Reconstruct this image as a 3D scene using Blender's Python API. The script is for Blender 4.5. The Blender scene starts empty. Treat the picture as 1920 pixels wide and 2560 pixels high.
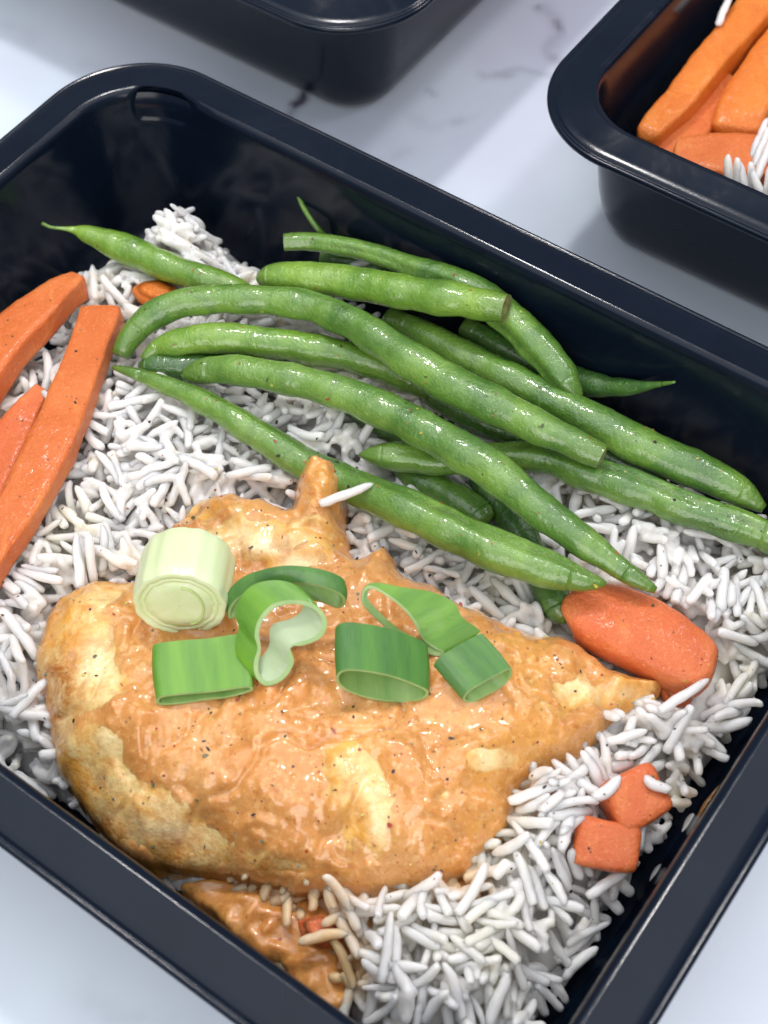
import bpy, bmesh, math, random
import numpy as np
from mathutils import Vector, Matrix

random.seed(7)
rng = np.random.default_rng(7)
S = 0.01                                   # everything below is measured in centimetres, meshes are written in metres
sc = bpy.context.scene
COL = sc.collection

# ------------------------------------------------------------------ camera, world, lamps, exposure
FPX = 3808.0                               # focal length in pixels of the 1920 x 2560 photograph
n = np.array([-.0568, 1, 5723 / FPX]); n /= np.linalg.norm(n)
fw = np.array([0, 0, -1.]); yv = fw - n * (fw @ n); yv /= np.linalg.norm(yv)
RW = np.array([np.cross(yv, n), yv, n])    # camera axes -> world axes
CAMC = np.array([0, -18.6608, 30.5])

cam = bpy.data.cameras.new('camera'); camo = bpy.data.objects.new('camera', cam); COL.objects.link(camo)
cam.sensor_fit = 'VERTICAL'; cam.sensor_height = 36.0; cam.lens = 36.0 * FPX / 2560.0
M = Matrix.Identity(4)
for i in range(3):
    for j in range(3): M[i][j] = RW[i][j]
    M[i][3] = CAMC[i] * S
camo.matrix_world = M
cam.clip_start = 0.01; cam.clip_end = 20
cam.dof.use_dof = True; cam.dof.focus_distance = 0.335; cam.dof.aperture_fstop = 22
sc.camera = camo

w = bpy.data.worlds.new('World'); sc.world = w; w.use_nodes = True
bg = w.node_tree.nodes['Background']
_t = w.node_tree.nodes.new('ShaderNodeTexCoord'); _s = w.node_tree.nodes.new('ShaderNodeSeparateXYZ'); _r = w.node_tree.nodes.new('ShaderNodeValToRGB')
w.node_tree.links.new(_t.outputs['Generated'], _s.inputs[0]); w.node_tree.links.new(_s.outputs[2], _r.inputs[0]); w.node_tree.links.new(_r.outputs[0], bg.inputs[0])
# a room: dim walls round the table, pale ceiling above
_r.color_ramp.elements.new(.5); _r.color_ramp.elements.new(.8)
for _e, (_p, _c) in zip(_r.color_ramp.elements, ((0., (.30, .31, .34)), (.62, (.30, .31, .35)), (.84, (.55, .60, .70)), (1., (1.25, 1.3, 1.4)))):
    _e.position = _p; _e.color = (*_c, 1)
bg.inputs[1].default_value = 0.85

def lamp(name, loc, target, size, power, color, sy=None):
    l = bpy.data.lights.new(name, 'AREA'); l.energy = power; l.color = color
    l.shape = 'RECTANGLE'; l.size = size; l.size_y = sy or size
    o = bpy.data.objects.new(name, l); COL.objects.link(o)
    o.location = loc
    o.rotation_euler = (Vector(target) - Vector(loc)).to_track_quat('-Z', 'Y').to_euler()
    return o
lamp('ceiling_panel_lamp', (-0.15, 0.05, 1.5), (0, 0, 0), 1.9, 13.0, (0.98, 0.99, 1.0))
lamp('kitchen_spot_lamp', (-0.10, 0.82, 1.60), (0, 0, 0), 0.14, 13.0, (1.0, 0.97, 0.96))
lamp('added_glint_lamp', (0.80, 0.62, 1.30), (0, 0, 0), 0.16, 5.0, (1.0, 0.96, 0.97))  # extra small lamp added for more sharp glints on the wet sauce
lamp('front_fill_lamp', (-0.25, -1.30, 0.85), (0, 0, 0), 1.3, 19.0, (1.0, 0.97, 0.93), 1.0)  # soft fill added behind the camera to brighten the faces turned towards it
lamp('side_strip_lamp', (1.1, 0.25, 0.9), (0, 0, 0), 0.25, 2.4, (0.98, 0.90, 1.0), 0.5)
sc.view_settings.view_transform = 'Standard'; sc.view_settings.look = 'None'
sc.view_settings.exposure = -0.12; sc.view_settings.gamma = 1.0
sc.cycles.use_denoising = True
sc.cycles.max_bounces = 8

# ------------------------------------------------------------------ geometry helpers
def D(x, y, z, k=1.1573):
    """point (cm) at height z seen at x, y of the photograph (1659 px wide view)"""
    d = RW @ np.array([x * k - 960, -(y * k - 1280), -FPX]); return CAMC + d * ((z - CAMC[2]) / d[2])
def Dp(x, y, p0, nrm, k=1.1573):
    d = RW @ np.array([x * k - 960, -(y * k - 1280), -FPX]); t = ((p0 - CAMC) @ nrm) / (d @ nrm); return CAMC + d * t
def px(P):
    P = np.atleast_2d(P); c = (P - CAMC) @ RW
    return np.stack([(c[:, 0] / -c[:, 2] * FPX + 960) / 1.1573, (1280 - c[:, 1] / -c[:, 2] * FPX) / 1.1573], 1)

def hsh(i, j, k, s):
    v = np.sin(i * 127.1 + j * 311.7 + k * 74.7 + s * 53.3) * 43758.5453
    return (v - np.floor(v)) * 2 - 1
def vnoise(p, s=0):
    p = np.asarray(p, float); f = np.floor(p); t = p - f; t = t * t * (3 - 2 * t); r = 0
    for a in (0, 1):
        for b in (0, 1):
            for c in (0, 1):
                wgt = (t[:, 0] if a else 1 - t[:, 0]) * (t[:, 1] if b else 1 - t[:, 1]) * (t[:, 2] if c else 1 - t[:, 2])
                r = r + wgt * hsh(f[:, 0] + a, f[:, 1] + b, f[:, 2] + c, s)
    return r
def fbm(p, o=3, s=0, g=.5):
    r = 0; a = 1.; q = np.asarray(p, float)
    for i in range(o):
        r = r + a * vnoise(q, s + i); q = q * 2.03 + 11.7; a *= g
    return r
def xy0(x, y): return np.stack([x, y, np.zeros_like(x)], 1)
def sstep(a, b, x): t = np.clip((x - a) / (b - a), 0, 1); return t * t * (3 - 2 * t)

OUTWARD = ('pod', 'pod_tip', 'pod_end', 'carrot_stick', 'carrot_chunk', 'layer_ridge', 'outer_skin')
def mk(name, V, F, mat, parent=None, origin=None, smooth=True, attrs=None, uv=None):
    """one mesh object; V in cm (world), origin in cm"""
    V = np.asarray(V, float)
    if origin is None: origin = np.zeros(3) if parent is None else np.array(parent['_o'])
    me = bpy.data.meshes.new(name)
    me.from_pydata(((V - origin) * S).tolist(), [], F if isinstance(F, list) else F.tolist())
    if name in OUTWARD:
        bm = bmesh.new(); bm.from_mesh(me); bmesh.ops.recalc_face_normals(bm, faces=bm.faces); bm.to_mesh(me); bm.free()
    if smooth: me.polygons.foreach_set('use_smooth', [True] * len(me.polygons))
    for k, v in (attrs or {}).items():
        me.attributes.new(k, 'FLOAT', 'POINT').data.foreach_set('value', np.asarray(v, float))
    if uv is not None:
        l = me.uv_layers.new(name='uv'); vi = np.zeros(len(me.loops), int); me.loops.foreach_get('vertex_index', vi)
        l.data.foreach_set('uv', np.asarray(uv)[vi].ravel())
    for m in (mat if isinstance(mat, list) else [mat]): me.materials.append(m)
    me.update()
    o = bpy.data.objects.new(name, me); COL.objects.link(o)
    if parent is not None:
        o.parent = parent
        o.location = (np.asarray(origin) - np.array(parent['_o'])) * S
    else: o.location = np.asarray(origin) * S
    o['_o'] = [float(q) for q in origin]
    return o
def tag(o, label=None, cat=None, group=None, kind=None):
    for k, v in (('label', label), ('category', cat), ('group', group), ('kind', kind)):
        if v: o[k] = v
    return o
def thing(name, loc, label, cat, group=None):
    o = bpy.data.objects.new(name, None); COL.objects.link(o); o.location = np.asarray(loc) * S
    o.empty_display_size = 0.005; o['_o'] = [float(q) for q in loc]
    return tag(o, label, cat, group)

def catmull(P, m=8, closed=False):
    P = np.asarray(P, float); N = len(P); out = []
    rngk = range(N if closed else N - 1)
    for i in rngk:
        if closed: a, b, c, d = P[(i - 1) % N], P[i], P[(i + 1) % N], P[(i + 2) % N]
        else: a, b, c, d = P[max(i - 1, 0)], P[i], P[i + 1], P[min(i + 2, N - 1)]
        for t in np.arange(m) / m:
            out.append(.5 * ((2 * b) + (c - a) * t + (2 * a - 5 * b + 4 * c - d) * t * t + (3 * b - a - 3 * c + d) * t ** 3))
    if not closed: out.append(P[-1])
    return np.array(out)
def resample(P, N):
    s = np.r_[0, np.cumsum(np.linalg.norm(np.diff(P[:, :3], axis=0), axis=1))]
    t = np.linspace(0, s[-1], N)
    return np.stack([np.interp(t, s, P[:, i]) for i in range(P.shape[1])], 1), s[-1]
def rings(R, closed_u=True, cap=True):
    """faces for array R[n_rings, n_seg, 3]"""
    n_, m_ = R.shape[:2]; F = []
    for i in range(n_ - 1):
        for j in range(m_ if closed_u else m_ - 1):
            k = (j + 1) % m_; F.append((i * m_ + j, i * m_ + k, (i + 1) * m_ + k, (i + 1) * m_ + j))
    if cap:
        F.append(tuple(range(m_))[::-1]); F.append(tuple((n_ - 1) * m_ + j for j in range(m_)))
    return F
def frames(P, up=np.array([0, 0, 1.])):
    T = np.gradient(P, axis=0); T /= np.linalg.norm(T, axis=1)[:, None]
    U = []; 
    for t in T:
        s_ = np.cross(t, up); s_ /= np.linalg.norm(s_) + 1e-9; U.append(s_)
    U = np.array(U); W = np.cross(U, T)
    return T, U, W

def poly_sdf(X, P):
    """signed distance (inside +) and nearest point of polygon P for points X"""
    A = P; B = np.roll(P, -1, 0); best = np.full(len(X), 1e9); near = np.zeros_like(X); ins = np.zeros(len(X), bool)
    for a, b in zip(A, B):
        e = b - a; t = np.clip(((X - a) @ e) / (e @ e + 1e-12), 0, 1); q = a + t[:, None] * e
        d = np.linalg.norm(X - q, axis=1); m = d < best; best[m] = d[m]; near[m] = q[m]
        c = ((a[1] > X[:, 1]) != (b[1] > X[:, 1]))
        if c.any():
            xx = a[0] + (X[:, 1] - a[1]) / (b[1] - a[1] + 1e-12) * (b[0] - a[0]); ins ^= c & (X[:, 0] < xx)
    return np.where(ins, best, -best), near
def field_mesh(poly, cell, zf):
    """grid mesh over polygon, border snapped to it, with a skirt. zf(XY, d) -> z ; returns V, F, XY, d"""
    lo, hi = poly.min(0) - cell, poly.max(0) + cell
    gx = np.arange(lo[0], hi[0], cell); gy = np.arange(lo[1], hi[1], cell)
    XX, YY = np.meshgrid(gx, gy, indexing='ij'); X = np.stack([XX.ravel(), YY.ravel()], 1)
    d, nr = poly_sdf(X, poly); keep = d > -cell * .62
    snap = keep & (d < cell * .45); X = np.where(snap[:, None], nr, X); d = np.where(snap, 0, d)
    idx = np.full(len(X), -1); idx[keep] = np.arange(keep.sum()); I = idx.reshape(XX.shape)
    q = np.stack([I[:-1, :-1], I[1:, :-1], I[1:, 1:], I[:-1, 1:]], -1).reshape(-1, 4); q = q[(q >= 0).all(1)]
    X = X[keep]; d = d[keep]; z = zf(X, d); V = np.c_[X, z]
    e = {}
    for f in q:
        for a, b in zip(f, np.roll(f, -1)):
            if (b, a) in e: del e[(b, a)]
            else: e[(a, b)] = 1
    bd = sorted({a for a, b in e} | {b for a, b in e}); mp = {v: len(V) + i for i, v in enumerate(bd)}
    SK = V[bd].copy(); SK[:, 2] -= .9
    F = q.tolist() + [[b, a, mp[a], mp[b]] for a, b in e]
    return np.r_[V, SK], F, X, d, np.array(bd)

# ------------------------------------------------------------------ materials
def nodes(name):
    m = bpy.data.materials.new(name); m.use_nodes = True; nt = m.node_tree; b = nt.nodes['Principled BSDF']
    return m, nt, b, nt.links.new
def nz(nt, vec, scale, detail=3, rough=.5, dist=0):
    t = nt.nodes.new('ShaderNodeTexNoise'); t.inputs['Scale'].default_value = scale; t.inputs['Detail'].default_value = detail
    t.inputs['Roughness'].default_value = rough; t.inputs['Distortion'].default_value = dist
    if vec is not None: nt.links.new(vec, t.inputs['Vector'])
    return t.outputs['Fac']
def ramp(nt, fac, stops, interp='LINEAR'):
    r = nt.nodes.new('ShaderNodeValToRGB'); r.color_ramp.interpolation = interp
    while len(r.color_ramp.elements) < len(stops): r.color_ramp.elements.new(.5)
    for e, (p, c) in zip(r.color_ramp.elements, stops):
        e.position = p; e.color = (*c, 1) if len(c) == 3 else c
    nt.links.new(fac, r.inputs[0]); return r.outputs[0]
def g(v): return (v, v, v)
def mix(nt, fac, a, b, mode='MIX'):
    x = nt.nodes.new('ShaderNodeMix'); x.data_type = 'RGBA'; x.blend_type = mode
    for s_, v in ((x.inputs[0], fac), (x.inputs[6], a), (x.inputs[7], b)):
        if hasattr(v, 'links'): nt.links.new(v, s_)
        elif isinstance(v, (int, float)): s_.default_value = v
        else: s_.default_value = (*v, 1)
    return x.outputs[2]
def math_(nt, op, a, b=0.):
    x = nt.nodes.new('ShaderNodeMath'); x.operation = op
    for s_, v in ((x.inputs[0], a), (x.inputs[1], b)):
        if hasattr(v, 'links'): nt.links.new(v, s_)
        else: s_.default_value = v
    return x.outputs[0]
def bump(nt, b, h, strength, dist, film=1.3):
    x = nt.nodes.new('ShaderNodeBump'); x.inputs['Strength'].default_value = strength; x.inputs['Distance'].default_value = dist
    nt.links.new(h, x.inputs['Height']); nt.links.new(x.outputs[0], b.inputs['Normal'])
    if b.inputs['Coat Weight'].default_value > 0:      # the wet film on top is smoother than what it covers
        y = nt.nodes.new('ShaderNodeBump'); y.inputs['Strength'].default_value = strength * .55; y.inputs['Distance'].default_value = dist * film
        nt.links.new(nz(nt, cobj(nt), 330, 3, .55), y.inputs['Height']); nt.links.new(y.outputs[0], b.inputs['Coat Normal'])
def cobj(nt): return nt.nodes.new('ShaderNodeTexCoord').outputs['Object']
def attr(nt, name):
    a = nt.nodes.new('ShaderNodeAttribute'); a.attribute_name = name; return a.outputs['Fac']
def island(nt): return nt.nodes.new('ShaderNodeNewGeometry').outputs['Random Per Island']
def objrand(nt): return nt.nodes.new('ShaderNodeObjectInfo').outputs['Random']
def mapv(nt, vec, scale):
    m = nt.nodes.new('ShaderNodeMapping'); m.inputs['Scale'].default_value = scale; nt.links.new(vec, m.inputs[0]); return m.outputs[0]
def sss(b, wgt, scale, rad=(1, .6, .4)):
    b.inputs['Subsurface Weight'].default_value = wgt; b.inputs['Subsurface Scale'].default_value = scale
    b.inputs['Subsurface Radius'].default_value = rad
def spots(nt, vec, scale, lo, hi, thr):
    """sparse irregular specks: 1 inside a speck"""
    v = nt.nodes.new('ShaderNodeTexVoronoi'); v.inputs['Scale'].default_value = scale; v.inputs['Randomness'].default_value = 1
    wv = nt.nodes.new('ShaderNodeTexNoise'); wv.inputs['Scale'].default_value = scale * 2.2; nt.links.new(vec, wv.inputs['Vector'])
    mx = mix(nt, .012 * 100 / scale, vec, wv.outputs['Color']) 
    nt.links.new(vec, v.inputs['Vector'])
    inside = ramp(nt, math_(nt, 'ADD', v.outputs['Distance'], math_(nt, 'MULTIPLY', wv.outputs['Fac'], .12)), [(lo, g(1)), (hi, g(0))])
    pick = nt.nodes.new('ShaderNodeSeparateColor'); nt.links.new(v.outputs['Color'], pick.inputs[0])
    sel = math_(nt, 'LESS_THAN', pick.outputs[0], thr)
    return math_(nt, 'MULTIPLY', inside, sel), pick.outputs[1]

# black glossy plastic
MP, nt, b, L = nodes('black_plastic')
v = cobj(nt)
L(ramp(nt, nz(nt, v, 60, 4, .6), [(.3, (.0028, .006, .014)), (.7, (.0045, .009, .019))]), b.inputs['Base Color'])
sm = nz(nt, v, 28, 6, .7, 1.2)
L(ramp(nt, sm, [(.35, g(.12)), (.55, g(.18)), (.7, g(.32))]), b.inputs['Roughness'])
b.inputs['Specular IOR Level'].default_value = .25
bump(nt, b, nz(nt, v, 2500, 2), .05, .0002)

# marble
MM, nt, b, L = nodes('white_marble')
v = cobj(nt)
c = ramp(nt, nz(nt, v, 7, 5, .55, .8), [(.3, (.58, .66, .75)), (.5, (.65, .73, .82)), (.72, (.70, .775, .86))])
c = mix(nt, attr(nt, 'haze_tone'), c, (.55, .54, .67))
c = mix(nt, attr(nt, 'vein'), c, (.12, .11, .16))
L(c, b.inputs['Base Color']); b.inputs['Roughness'].default_value = .32; b.inputs['Specular IOR Level'].default_value = .4
bump(nt, b, nz(nt, v, 30, 2), .03, .001)

# rice
def rice_mat(name, cols, soak):
    m, nt, b, L = nodes(name)
    v = cobj(nt)
    cols_ = cols or [(.3, (.68, .65, .61)), (.45, (.75, .725, .695)), (.55, (.80, .775, .745)), (.68, (.75, .70, .60))]
    c = ramp(nt, island(nt) if cols else nz(nt, v, 220, 2, .6), cols_)
    pos = nt.nodes.new('ShaderNodeNewGeometry').outputs['Position']
    c = mix(nt, ramp(nt, nz(nt, pos, 38, 4, .6), [(.54, g(0)), (.72, g(.75))]), c, (.80, .74, .52))
    for (x_, y_, z_), r_ in soak:            # rice soaked by the sauce
        vm = nt.nodes.new('ShaderNodeVectorMath'); vm.operation = 'DISTANCE'; L(pos, vm.inputs[0]); vm.inputs[1].default_value = (x_ * S, y_ * S, z_ * S)
        dd = math_(nt, 'ADD', math_(nt, 'MULTIPLY', vm.outputs['Value'], 1 / (r_ * S)), math_(nt, 'MULTIPLY', math_(nt, 'SUBTRACT', nz(nt, pos, 160, 4, .7), .5), .9))
        c = mix(nt, ramp(nt, dd, [(.40, g(.8)), (1.1, g(0))]), c, (.72, .42, .17))
    L(c, b.inputs['Base Color']); b.inputs['Roughness'].default_value = .38
    b.inputs['Specular IOR Level'].default_value = .3
    sss(b, 1., .0048, (1, .94, .87))
    bump(nt, b, nz(nt, v, 500, 3), .3, .0006)
    return m
SOAK = [(D(600, 1960, 1.7), 2.2), (D(730, 2080, 1.5), 1.0), (D(1000, 1925, 1.8), .8), (D(1165, 1725, 1.8), .7), (D(740, 1180, 1.8), .4)]
MR = rice_mat('cooked_rice', [(0, (.69, .66, .63)), (.3, (.75, .73, .70)), (.55, (.81, .79, .765)), (.75, (.77, .72, .60)), (.85, (.78, .745, .69)), (1, (.73, .69, .65))], SOAK)
MRf = rice_mat('sticky_rice', None, SOAK)

# green beans
def bean_mat(name, dark, mid, light):
    m, nt, b, L = nodes(name); v = cobj(nt)
    c = ramp(nt, nz(nt, v, 42, 5, .6, .6), [(.30, dark), (.47, mid), (.68, light)])
    c = mix(nt, ramp(nt, nz(nt, v, 130, 4, .7, .4), [(.5, g(0)), (.75, g(.5))]), c, dark)
    c = mix(nt, attr(nt, 'endtone'), c, (.10, .19, .025))
    c = mix(nt, attr(nt, 'seam'), c, (.055, .10, .015))
    fine = nz(nt, v, 900, 3, .6)
    c = mix(nt, ramp(nt, fine, [(.62, g(0)), (.74, g(.35))]), c, (.35, .50, .12))
    s1, r1 = spots(nt, v, 260, .10, .22, .03)
    c = mix(nt, s1, c, (.55, .62, .12))
    L(c, b.inputs['Base Color'])
    L(ramp(nt, nz(nt, v, 120, 4, .7), [(.35, g(.16)), (.65, g(.42))]), b.inputs['Roughness'])
    sss(b, .25, .0015, (.5, 1, .25))
    b.inputs['Coat Weight'].default_value = .7; b.inputs['Coat Roughness'].default_value = .09
    h = math_(nt, 'ADD', math_(nt, 'MULTIPLY', nz(nt, v, 420, 4, .65), 1.), math_(nt, 'MULTIPLY', nz(nt, v, 1500, 2), .35))
    bump(nt, b, h, .8, .0006)
    return m
MB = bean_mat('bean_skin', (.032, .105, .016), (.090, .205, .028), (.195, .345, .055))
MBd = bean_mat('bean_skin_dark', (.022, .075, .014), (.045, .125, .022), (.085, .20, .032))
MBy = bean_mat('bean_skin_light', (.070, .17, .018), (.140, .28, .028), (.25, .41, .055))
MCUT, nt, b, L = nodes('bean_cut_end'); v = cobj(nt)
L(ramp(nt, nz(nt, v, 500, 3), [(.3, (.13, .09, .04)), (.6, (.22, .26, .08))]), b.inputs['Base Color']); b.inputs['Roughness'].default_value = .45

# carrots
def carrot_mat(name, a, bb, cc):
    m, nt, b, L = nodes(name); v = cobj(nt)
    c = ramp(nt, nz(nt, v, 55, 4, .6, .5), [(.3, a), (.52, bb), (.75, cc)])
    c = mix(nt, ramp(nt, nz(nt, v, 1400, 2, .6), [(.58, g(0)), (.72, g(.45))]), c, (.95, .42, .16))
    c = mix(nt, ramp(nt, nz(nt, mapv(nt, v, (1, .25, 1)), 260, 4, .7, .5), [(.54, g(0)), (.72, g(.45))]), c, (.86, .34, .09))
    L(c, b.inputs['Base Color'])
    L(ramp(nt, nz(nt, v, 300, 3), [(.3, g(.28)), (.7, g(.5))]), b.inputs['Roughness'])
    sss(b, .35, .003, (1, .35, .12))
    b.inputs['Coat Weight'].default_value = .22; b.inputs['Coat Roughness'].default_value = .16; b.inputs['Specular IOR Level'].default_value = .35
    h = math_(nt, 'ADD', nz(nt, v, 1100, 4, .7), math_(nt, 'MULTIPLY', nz(nt, v, 250, 3), .8))
    bump(nt, b, h, .8, .0007)
    return m
MC = carrot_mat('cooked_carrot', (.62, .135, .026), (.70, .175, .040), (.77, .24, .065))
MCr = carrot_mat('cooked_carrot_red', (.62, .125, .035), (.70, .165, .05), (.77, .23, .08))
MCo = carrot_mat('cooked_carrot_orange', (.64, .145, .012), (.74, .20, .022), (.82, .29, .045))

# chicken meat
MK, nt, b, L = nodes('roasted_chicken'); v = cobj(nt)
c = ramp(nt, nz(nt, v, 75, 5, .6, .6), [(.26, (.82, .52, .15)), (.42, (.86, .64, .28)), (.56, (.80, .38, .055)), (.66, (.84, .50, .12)), (.8, (.88, .72, .42))])
fine = nz(nt, v, 420, 4, .65)
c = mix(nt, ramp(nt, fine, [(.5, g(0)), (.68, g(.6))]), c, (.62, .25, .04))
cr = math_(nt, 'MULTIPLY', attr(nt, 'crust'), ramp(nt, nz(nt, v, 190, 6, .8, .5), [(.40, g(.15)), (.60, g(1))]))
c = mix(nt, attr(nt, 'pale'), c, (.97, .76, .42))
c = mix(nt, ramp(nt, nz(nt, v, 240, 6, .8, .4), [(.50, g(0)), (.64, g(.55))]), c, (.74, .33, .05))
c = mix(nt, cr, c, (.48, .165, .028))
cv = ramp(nt, math_(nt, 'ADD', attr(nt, 'cover'), math_(nt, 'MULTIPLY', math_(nt, 'SUBTRACT', nz(nt, v, 260, 5, .7), .5), 1.3)), [(.25, g(0)), (.85, g(1))])
c = mix(nt, cv, c, (.74, .34, .06))
s1, r1 = spots(nt, v, 420, .12, .26, .16)
c = mix(nt, math_(nt, 'MULTIPLY', s1, .8), c, ramp(nt, r1, [(.4, (.16, .05, .02)), (.6, (.50, .12, .03)), (.85, (.10, .08, .04))]))
L(c, b.inputs['Base Color'])
L(ramp(nt, nz(nt, v, 300, 3), [(.3, g(.22)), (.7, g(.48))]), b.inputs['Roughness'])
sss(b, .3, .003, (1, .55, .25)); b.inputs['Coat Weight'].default_value = .5; b.inputs['Coat Roughness'].default_value = .12
h = math_(nt, 'ADD', nz(nt, v, 300, 4, .6), math_(nt, 'MULTIPLY', nz(nt, v, 1300, 3), .3))
bump(nt, b, h, .6, .0007)

# sauce
def sauce_mat(name, tint=1.):
    m, nt, b, L = nodes(name); v = cobj(nt)
    c = ramp(nt, nz(nt, v, 60, 4, .55, .8), [(.28, (.60, .245, .058)), (.5, (.67, .305, .088)), (.72, (.73, .375, .13))])
    c = mix(nt, ramp(nt, nz(nt, v, 38, 4, .6, 1.), [(.55, g(0)), (.70, g(.7))]), c, (.72, .36, .070))
    c = mix(nt, ramp(nt, nz(nt, v, 140, 5, .75, .6), [(.52, g(0)), (.70, g(.65))]), c, (.52, .19, .038))
    c = mix(nt, ramp(nt, nz(nt, v, 700, 4, .7), [(.52, g(0)), (.66, g(.6))]), c, (.84, .52, .22))
    c = mix(nt, ramp(nt, nz(nt, v, 620, 5, .8), [(.35, g(.7)), (.45, g(0))]), c, (.50, .16, .035))
    c = mix(nt, ramp(nt, math_(nt, 'ADD', attr(nt, 'thin'), math_(nt, 'MULTIPLY', math_(nt, 'SUBTRACT', nz(nt, v, 200, 4, .7), .5), .9)), [(.35, g(0)), (.85, g(.85))]), c, (.80, .53, .19))
    s0, r0 = spots(nt, v, 620, .12, .26, .22)
    c = mix(nt, math_(nt, 'MULTIPLY', s0, .75), c, ramp(nt, r0, [(.4, (.44, .075, .02)), (.6, (.50, .20, .05)), (.8, (.30, .14, .05))]))
    s1, r1 = spots(nt, v, 330, .12, .22, .08)
    c = mix(nt, s1, c, ramp(nt, r1, [(.45, (.38, .035, .012)), (.55, (.10, .07, .03)), (.8, (.14, .13, .05))]))
    c = mix(nt, 1., c, (tint, tint * .93, tint * .8), 'MULTIPLY') if tint != 1. else c
    L(c, b.inputs['Base Color'])
    L(ramp(nt, nz(nt, v, 150, 3), [(.3, g(.28)), (.7, g(.45))]), b.inputs['Roughness'])
    b.inputs['Specular IOR Level'].default_value = .3
    sss(b, .35, .003, (1, .5, .2)); b.inputs['Coat Weight'].default_value = .9; b.inputs['Coat Roughness'].default_value = .05
    h = math_(nt, 'ADD', nz(nt, v, 210, 4, .6, .3), math_(nt, 'MULTIPLY', ramp(nt, nz(nt, v, 420, 3, .6), [(.52, g(0)), (.70, g(1))]), .6))
    bump(nt, b, h, .22, .0006, 1.4)
    return m
MS = sauce_mat('creamy_orange_sauce')
MSp = sauce_mat('thin_sauce', .95)

# spring onion
def onion_mat(name, cols, streak, inner=False):
    m, nt, b, L = nodes(name)
    uvn = nt.nodes.new('ShaderNodeUVMap'); uvn.uv_map = 'uv'
    st = nz(nt, mapv(nt, uvn.outputs[0], (22, .5, 1)), 5, 4, .6)
    c = ramp(nt, nz(nt, mapv(nt, uvn.outputs[0], (1.2, .3, 1)), 1.3, 2), [(.30, cols[0]), (.70, cols[1])])
    c = mix(nt, ramp(nt, st, [(.42, g(0)), (.80, g(.40))]), c, streak)
    L(c, b.inputs['Base Color'])
    b.inputs['Roughness'].default_value = .5 if inner else .34; b.inputs['Coat Weight'].default_value = .35; b.inputs['Coat Roughness'].default_value = .15
    sss(b, .3, .0015, (.6, 1, .3)); bump(nt, b, st, .35, .0003)
    return m
MOo = onion_mat('onion_skin_green', ((.075, .23, .016), (.19, .41, .028)), (.22, .42, .12))
MOd = onion_mat('onion_skin_dark', ((.035, .14, .022), (.10, .28, .030)), (.22, .40, .18))
MOi = onion_mat('onion_inside', ((.13, .30, .04), (.26, .42, .10)), (.42, .55, .28), True)
MOg = onion_mat('onion_inside_pale', ((.34, .45, .24), (.48, .58, .36)), (.60, .68, .50), True)
MOw = onion_mat('onion_skin_white', ((.68, .80, .42), (.74, .84, .52)), (.84, .90, .68))
MOf = onion_mat('onion_cut_face', ((.70, .82, .40), (.80, .88, .54)), (.84, .88, .66), True)

MF, nt, b, L = nodes('seasoning_flakes')
L(ramp(nt, island(nt), [(0, (.015, .012, .012)), (.26, (.03, .02, .015)), (.30, (.30, .04, .012)), (.46, (.34, .12, .03)), (.62, (.20, .06, .02)), (.66, (.06, .07, .015)), (.84, (.10, .09, .03)), (.88, (.50, .40, .05))], 'CONSTANT'), b.inputs['Base Color'])
b.inputs['Roughness'].default_value = .4

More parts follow.
